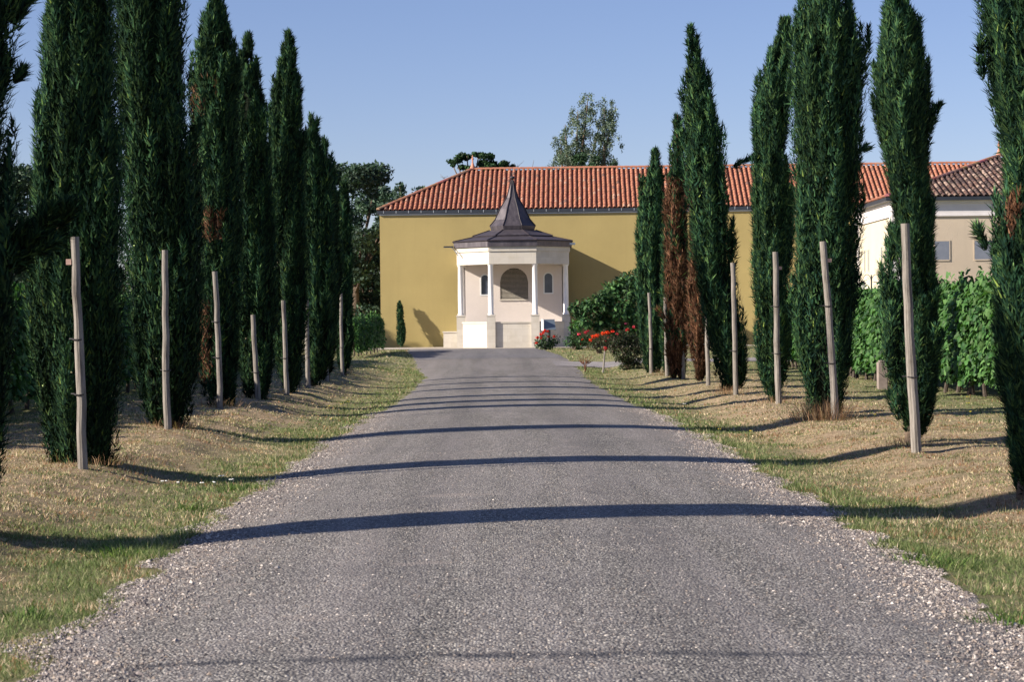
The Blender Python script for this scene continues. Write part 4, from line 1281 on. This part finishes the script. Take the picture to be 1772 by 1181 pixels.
bush('rose_bush', 'rose bush with two big orange red flower heads on the lawn', 'rose bush', 1036, 612,
     [(1025, 597, 9), (1035, 592, 10), (1045, 590, 10), (1052, 597, 9), (1038, 602, 8)], 900, .085, [(.05, .07, .035), (.09, .06, .035), (.035, .055, .025)], 64,
     flowers=[(1027, 583, 1.6, (.85, .07, .015)), (1033, 581, 1.7, (.85, .07, .015)), (1022, 589, 1.1, (.8, .06, .02)), (1044, 577, 1.6, (.85, .08, .015)), (1051, 576, 1.7, (.85, .07, .015)), (1047, 591, .9, (.6, .05, .10)), (1054, 585, .8, (.5, .04, .05))], group='rose bushes by the pavilion')
bush('rose_bush', 'large dark straggling rose bush beside the last cypress on the right', 'rose bush', 1088, 640,
     [(1065, 590, 14), (1080, 585, 16), (1095, 592, 16), (1075, 610, 17), (1092, 615, 18), (1100, 630, 14), (1082, 632, 12), (1105, 600, 14), (1062, 605, 9)], 3600, .085, [(.035, .05, .025), (.06, .045, .03), (.02, .032, .018), (.05, .075, .03)], 65,
     flowers=[(1086, 571, .9, (.5, .04, .04)), (1068, 578, .7, (.6, .06, .08)), (1097, 566, .6, (.55, .05, .08)), (1060, 573, .6)], stems=14, group='rose bushes by the pavilion')
# standard rose on a stick
sr = thing('rose_stick', 'thin garden stake with a small red rose on top at the edge of the lawn', 'garden stake', ground(1043, 646))
b = sr.location; tp = at(1047, 604, b.y) - b
mb = MB(); mb.tube([(0, 0, -.1), tp], [.035, .03], 8); mb.build('stick', M['wood'], sr)
dr = unit(60); Pp = np.array(tp) + dr * .07
V, F, CC = kites(Pp, np.cross(dr, unit(60)), dr, np.full(60, .06), np.full(60, .06), palette(60, [(.55, .02, .03), (.35, .02, .03), (.04, .08, .03)], .2))
link('bloom', np_mesh('bloom', V, F, CC), M['petal'], sr)
# dry red-brown weed beside the path
wd = thing('dry_weed', 'dry red brown weed stalk on the verge before the side path', 'weed', ground(1013, 645))
mb = MB()
for k in range(9):
    a = random.uniform(-1, 1); mb.tube([(0, 0, 0), (a * .05, random.uniform(-.05, .05), .25), (a * .22, random.uniform(-.1, .1), random.uniform(.35, .6))], [.008, .008, .012], 4, (.16, .07, .04))
    mb.tube([(a * .1, 0, .3), (a * .25 + .05, .05, .42)], [.02, .006], 4, (.2, .09, .05))
mb.build('stalks', M['stones'], wd)
# sign by the pavilion
sb = ground(951, 604); sg = thing('tilted_sign', 'small blue grey sign panel with white edge tilted on a single post before the pavilion', 'sign', sb, R(14))
ppm = F_PX / sb.y; zt_ = (604 - 571) / ppm
mb = MB(); mb.box(-.045, .045, -.02, .06, -.1, zt_ + .12); mb.build('post', M['gutter'], sg)
mb = MB(); hw, hh = 10.5 / ppm, 17 / ppm
mb.add([(-hw, -.11, zt_), (hw, -.11, zt_), (hw, .10, zt_ + hh), (-hw, .10, zt_ + hh), (-hw, .02, zt_ - .03), (hw, .02, zt_ - .03), (hw, .22, zt_ + hh - .02), (-hw, .22, zt_ + hh - .02)],
       [(0, 1, 2, 3), (7, 6, 5, 4), (0, 4, 5, 1), (3, 2, 6, 7), (0, 3, 7, 4), (1, 5, 6, 2)])
mb.build('panel', M['signm'], sg)
mb = MB(); mb.box(-hw - .035, -hw, -.1, .23, zt_ - .03, zt_ + hh + .02); mb.box(-hw - .035, hw + .02, .09, .24, zt_ + hh, zt_ + hh + .03); mb.build('panel_edge', M['signw'], sg)

# twin lantern by the cream building
lp = at(1508, 500, 88); lz = terr(lp.x, lp.y)
lm = thing('street_lamp', 'black iron double lantern with scrolled arms before the cream wall above the vines', 'street lamp', (lp.x, lp.y, lz))
def lh(y): return at(1508, y, 88).z - lz
mb = MB(); mb.tube([(0, 0, 0), (0, 0, lh(476))], [.05, .03], 8); mb.build('pole', M['iron'], lm)
for s_ in (-1, 1):
    arc = [(s_ * (.02 + .17 * (1 - math.cos(a))), 0, lh(486) + .26 * math.sin(a)) for a in np.linspace(0, math.pi, 12)]
    mb = MB(); mb.tube(arc, .014, 5); ar = mb.build('arm', M['iron'], lm)
    zz_ = arc[-1][2]; xx = arc[-1][0]
    mb = MB(); mb.lathe([(.02, zz_), (.14, zz_ - .10), (.15, zz_ - .13), (.0, zz_ - .13)], xx, 0, 6); mb.lathe([(.0, zz_ - .42), (.07, zz_ - .42), (.08, zz_ - .38), (0, zz_ - .38)], xx, 0, 6); mb.build('lantern_cap', M['iron'], ar)
    mb = MB(); mb.lathe([(.065, zz_ - .378), (.12, zz_ - .132)], xx, 0, 6); mb.build('lantern_glass', M['lampglass'], ar)

# ------------------------------------------------------------------ grass blades
def greenness(x, y):
    a = np.abs(x)
    e = a + (fbm(x * .55, y * .55, 21) - .5) * 3.0
    s = np.interp(e, [3.2, 4.3, 6.6, 8.0], [1, .10, .15, 1])
    f = np.interp(y + 20 * vnoise(x * .4, y * .3, 22), [45, 85], [0, .95])
    return np.clip(np.maximum(s, f) * np.interp(fbm(x * 2.2, y * 2.2, 23), [.3, .6], [.4, 1]), 0, 1)


def grass_field(name, ymin, ymax, n, xin, xout, hgt, wid, seed, label):
    r = np.random.default_rng(seed)
    # density ~ 1/y to keep an even look in perspective
    y = ymin * (ymax / ymin) ** r.random(n) if ymin > 0 else ymin + (ymax - ymin) * r.random(n)
    side = np.where(r.random(n) < .5, -1, 1)
    u = r.random(n)
    x = side * (xin + (xout - xin) * u)
    L, Rr = road_l(y), road_r(y)
    spill = np.abs(r.normal(size=n)) * .0
    ok = np.where(side < 0, x < L + .10 * vnoise(x * 6, y * 6, 31), x > Rr - .10 * vnoise(x * 6, y * 6, 32))
    # patchy outline right at the edge
    de = np.where(side < 0, L - x, x - Rr)
    ok &= (vnoise(x * 7, y * 7, 33) < .35 + de * 3.0)
    ok &= ~in_path(x, y) & (y < 95.8)
    x, y, side, de = x[ok], y[ok], side[ok], de[ok]; n = len(x)
    g_ = greenness(x, y)
    tuft = fbm(x * 3.5, y * 3.5, 25)
    h = hgt * (.55 + 1.0 * np.clip(tuft - .25, 0, 1) * 1.4) * (.6 + .7 * r.random(n)) * (1 + 1.1 * g_ * np.exp(-np.clip(de, 0, 9) / .9))
    z = base_z(x, y)
    P = np.stack([x, y, z - .01], 1)
    D = np.stack([r.normal(size=n) * .9, r.normal(size=n) * .9, np.full(n, .75)], 1) + np.stack([np.zeros(n), np.zeros(n), r.random(n) * .5], 1)
    D /= np.linalg.norm(D, axis=1, keepdims=True)
    S = np.stack([r.normal(size=n) * .3 + 1, r.normal(size=n) * .5, np.zeros(n)], 1); S /= np.linalg.norm(S, axis=1, keepdims=True)
    w = (wid * (.6 + .8 * r.random(n)))[:, None]
    V = np.stack([P - S * w, P + S * w, P + D * h[:, None]], 1).reshape(-1, 3)
    F = np.arange(n * 3).reshape(-1, 3)
    grn = palette(n, [(.15, .20, .075), (.20, .25, .10), (.10, .14, .055), (.31, .31, .16)], .2, r)
    tan = palette(n, [(.54, .41, .28), (.64, .52, .37), (.45, .31, .20), (.50, .44, .28)], .22, r)
    pt = fbm(x * 1.7, y * 1.7, 51)
    rb = (pt > .54) & (r.random(n) < .5); tan[rb] = palette(int(rb.sum()), [(.36, .19, .11), (.28, .15, .085)], .2, r)
    ol = (fbm(x * 3.3, y * 3.3, 53) > .56) & (r.random(n) < .6); tan[ol] = palette(int(ol.sum()), [(.17, .20, .085), (.24, .25, .12), (.10, .13, .05)], .2, r)
    m_ = (r.random(n) < g_)[:, None]
    C = np.where(m_, grn, tan)
    return link(name, np_mesh(name, V, F, np.repeat(C, 3, 0)), M['grass'], kind='stuff', label=label)


grass_field('grass', 7.5, 17, 230000, 2.3, 6.2, .042, .0034, 101, 'mixed green and dry grass on the near verges')
grass_field('grass', 15, 34, 260000, 2.3, 8.5, .042, .0055, 102, 'mixed green and straw coloured grass on the verges')
grass_field('grass', 30, 75, 150000, 2.35, 12.5, .045, .011, 103, 'grass on the verges towards the building')
grass_field('grass', 68, 95.5, 45000, 1.5, 14, .05, .020, 104, 'green lawn and grass near the pavilion')


# dry fluffy tufts at the feet of trees and stakes, weeds at road edge
def tuft(name, label, px, py, n, h, w, cols, seed, cat='grass tuft', spread=.25, lean=.5):
    b = ground(px, py); r = np.random.default_rng(seed)
    root = thing(name, label, cat, b)
    P = np.stack([r.normal(size=n) * spread, r.normal(size=n) * spread * .7, np.full(n, -.01)], 1)
    D = np.stack([P[:, 0] / spread * lean * .5 + r.normal(size=n) * lean * .5, r.normal(size=n) * lean, np.full(n, 1.0)], 1); D /= np.linalg.norm(D, axis=1, keepdims=True)
    hh = (h * (.3 + .9 * r.random(n)))[:, None]; S = unit(n, r); S[:, 2] = 0
    mid = P + D * hh * .6; tp = P + D * hh + np.stack([D[:, 0], D[:, 1], -.35 * np.ones(n)], 1) * hh * .35
    V = np.stack([P - S * w, P + S * w, mid + S * w * .7, mid - S * w * .7, tp], 1).reshape(-1, 3)
    k = np.arange(n)[:, None] * 5
    F = np.concatenate([k + np.array([[0, 1, 2]]), k + np.array([[0, 2, 3]]), k + np.array([[3, 2, 4]])])
    link('blades', np_mesh('blades', V, F, np.repeat(palette(n, cols, .25, r), 5, 0)), M['grass'], root, kind='stuff')
    return root


DRY = [(.30, .18, .11), (.24, .13, .08), (.42, .29, .18), (.18, .11, .07)]
GD = 'dry brown tufts at the feet of the trees'
for k, (px, py, n, h, sp, lb) in enumerate([
    (1425, 728, 700, .42, .22, 'big reddish dry grass tuft at the foot of the broadest cypress'), (160, 803, 300, .16, .28, 'brown dry tuft round the foot of the tallest left stake'),
    (290, 741, 260, .20, .22, 'dry tuft below the half-hidden stake on the left'), (1262, 683, 260, .26, .18, 'reddish dry tuft under the leaning cypress'),
    (1342, 697, 160, .2, .16, 'dry tuft at the foot of the straight cypress on the right'), (1580, 775, 220, .16, .2, 'thin dry tuft at the foot of the stake with side shoot cypress'),
    (1768, 880, 90, .12, .25, 'dry tuft at the right edge under the nearest right cypress'), (1150, 650, 160, .25, .2, 'dry tuft below the thin green cypress'), (378, 706, 160, .22, .2, 'tall pale weeds below the brown-patched cypress'),
    (600, 648, 110, .3, .12, 'pale weed tuft at the last left stake')]):
    tuft('dry_grass_tuft', lb, px, py, n, h, .0035, DRY, 200 + k, 'grass tuft', sp)
GRN = [(.07, .13, .035), (.12, .19, .05), (.05, .09, .03), (.17, .22, .07)]
for k, (px, py, lb) in enumerate([(330, 885, 'leafy green weed on the left verge near the shadow'), (208, 965, 'dark green weed clump at the left road edge'), (1640, 985, 'bushy green weed at the right road edge in front'),
                                  (1590, 975, 'dark weed clump on the right verge before the road bend'), (1740, 1085, 'green weed clump nearest the lower right corner'), (1225, 745, 'green weeds standing in the shadow stripe on the right verge'),
                                  (410, 850, 'round green weed beyond the white flowers on the left'), (30, 1075, 'green weed clump in the lower left corner')]):
    tuft('green_weed', lb, px, py, 150, .13, .006, GRN, 300 + k, 'weed', .12, .8)

# little white and yellow flowers
def flower_specks(name, label, pts, col, s, h):
    r = np.random.default_rng(5); V, F, C = [], [], []
    mb = MB()
    for (px, py) in pts:
        b = ground(px, py)
        if abs(b.x) < 3.0: continue
        for q in range(3):
            o = b + Vector((r.normal() * .02, r.normal() * .02, h))
            mb.lathe([(0.001, o.z - .006), (s, o.z), (s * .5, o.z + s * .4), (.001, o.z + s * .5)], o.x, o.y, 6, c=col)
        mb.tube([b, b + Vector((0, 0, h))], .0025, 4, (.07, .12, .04))
    o = mb.build(name, M['stones'], None, kind='stuff'); tag(o, label)
flower_specks('white_flowers', 'tiny white flowers in the grass of the left verge', [(383, 838), (400, 844), (372, 849), (310, 849), (286, 848), (352, 850), (1215, 708), (1186, 706)], (.8, .8, .78), .014, .08)
ry = np.random.default_rng(6)
flower_specks('yellow_flowers', 'tiny yellow flowers scattered through both verges', [(float(a), float(b)) for a, b in zip(ry.uniform(1180, 1300, 12), ry.uniform(752, 830, 12))] + [(float(a), float(b)) for a, b in zip(ry.uniform(560, 660, 8), ry.uniform(690, 735, 8))] + [(float(a), float(b)) for a, b in zip(ry.uniform(1500, 1700, 6), ry.uniform(680, 740, 6))], (.75, .6, .06), .010, .08)

# ------------------------------------------------------------------ loose gravel
def gravel(name, label, n, ymin, ymax, seed, smin, smax, edge):
    r = np.random.default_rng(seed)
    y = ymin * (ymax / ymin) ** r.random(n)
    side = np.where(r.random(n) < .5, -1, 1)
    L, Rr = road_l(y), road_r(y)
    if edge:
        off = np.abs(r.normal(size=n)) * .32 - .10 + (fbm(side * 9 + 0 * y, y * .8, 41) - .5) * .5
        x = np.where(side < 0, L + off, Rr - off)
    else:
        x = L + (Rr - L) * r.random(n)
        ok = fbm(x * 1.6, y * .5, 44) > .45
        x, y = x[ok], y[ok]; n = len(x)
    s = (smin + (smax - smin) * r.random(n) ** 2.2)
    a = r.random(n) * 6.28
    k5 = np.array([(1, 0, 0), (.1, .8, 0), (-.9, .15, 0), (-.05, -.85, 0), (.1, .05, .75)])
    J = k5[None] * (1 + r.normal(size=(n, 5, 1)) * .22)
    ca, sa = np.cos(a)[:, None], np.sin(a)[:, None]
    Vx = J[..., 0] * ca - J[..., 1] * sa * .75; Vy = J[..., 0] * sa + J[..., 1] * ca * .75
    V = np.stack([Vx * s[:, None] + x[:, None], Vy * s[:, None] + y[:, None], J[..., 2] * s[:, None] * .75 + (base_z(x, y) + .0115)[:, None]], -1).reshape(-1, 3)
    f = np.array([(0, 1, 4), (1, 2, 4), (2, 3, 4), (3, 0, 4)])
    F = (f[None] + np.arange(n)[:, None, None] * 5).reshape(-1, 3)
    C = palette(n, [(.24, .205, .19), (.18, .155, .15), (.32, .28, .255), (.12, .105, .105), (.27, .22, .185), (.50, .45, .41)], .18, r)
    link(name, np_mesh(name, V, F, np.repeat(C, 5, 0)), M['stones'], kind='stuff', label=label)


gravel('gravel', 'loose pale gravel along both road edges', 50000, 7.5, 40, 61, .006, .017, True)
gravel('gravel', 'larger loose stones at the road edges', 700, 7.5, 30, 62, .016, .032, True)
gravel('gravel', 'stray chippings lying on the road', 22000, 7.5, 26, 63, .004, .011, False)
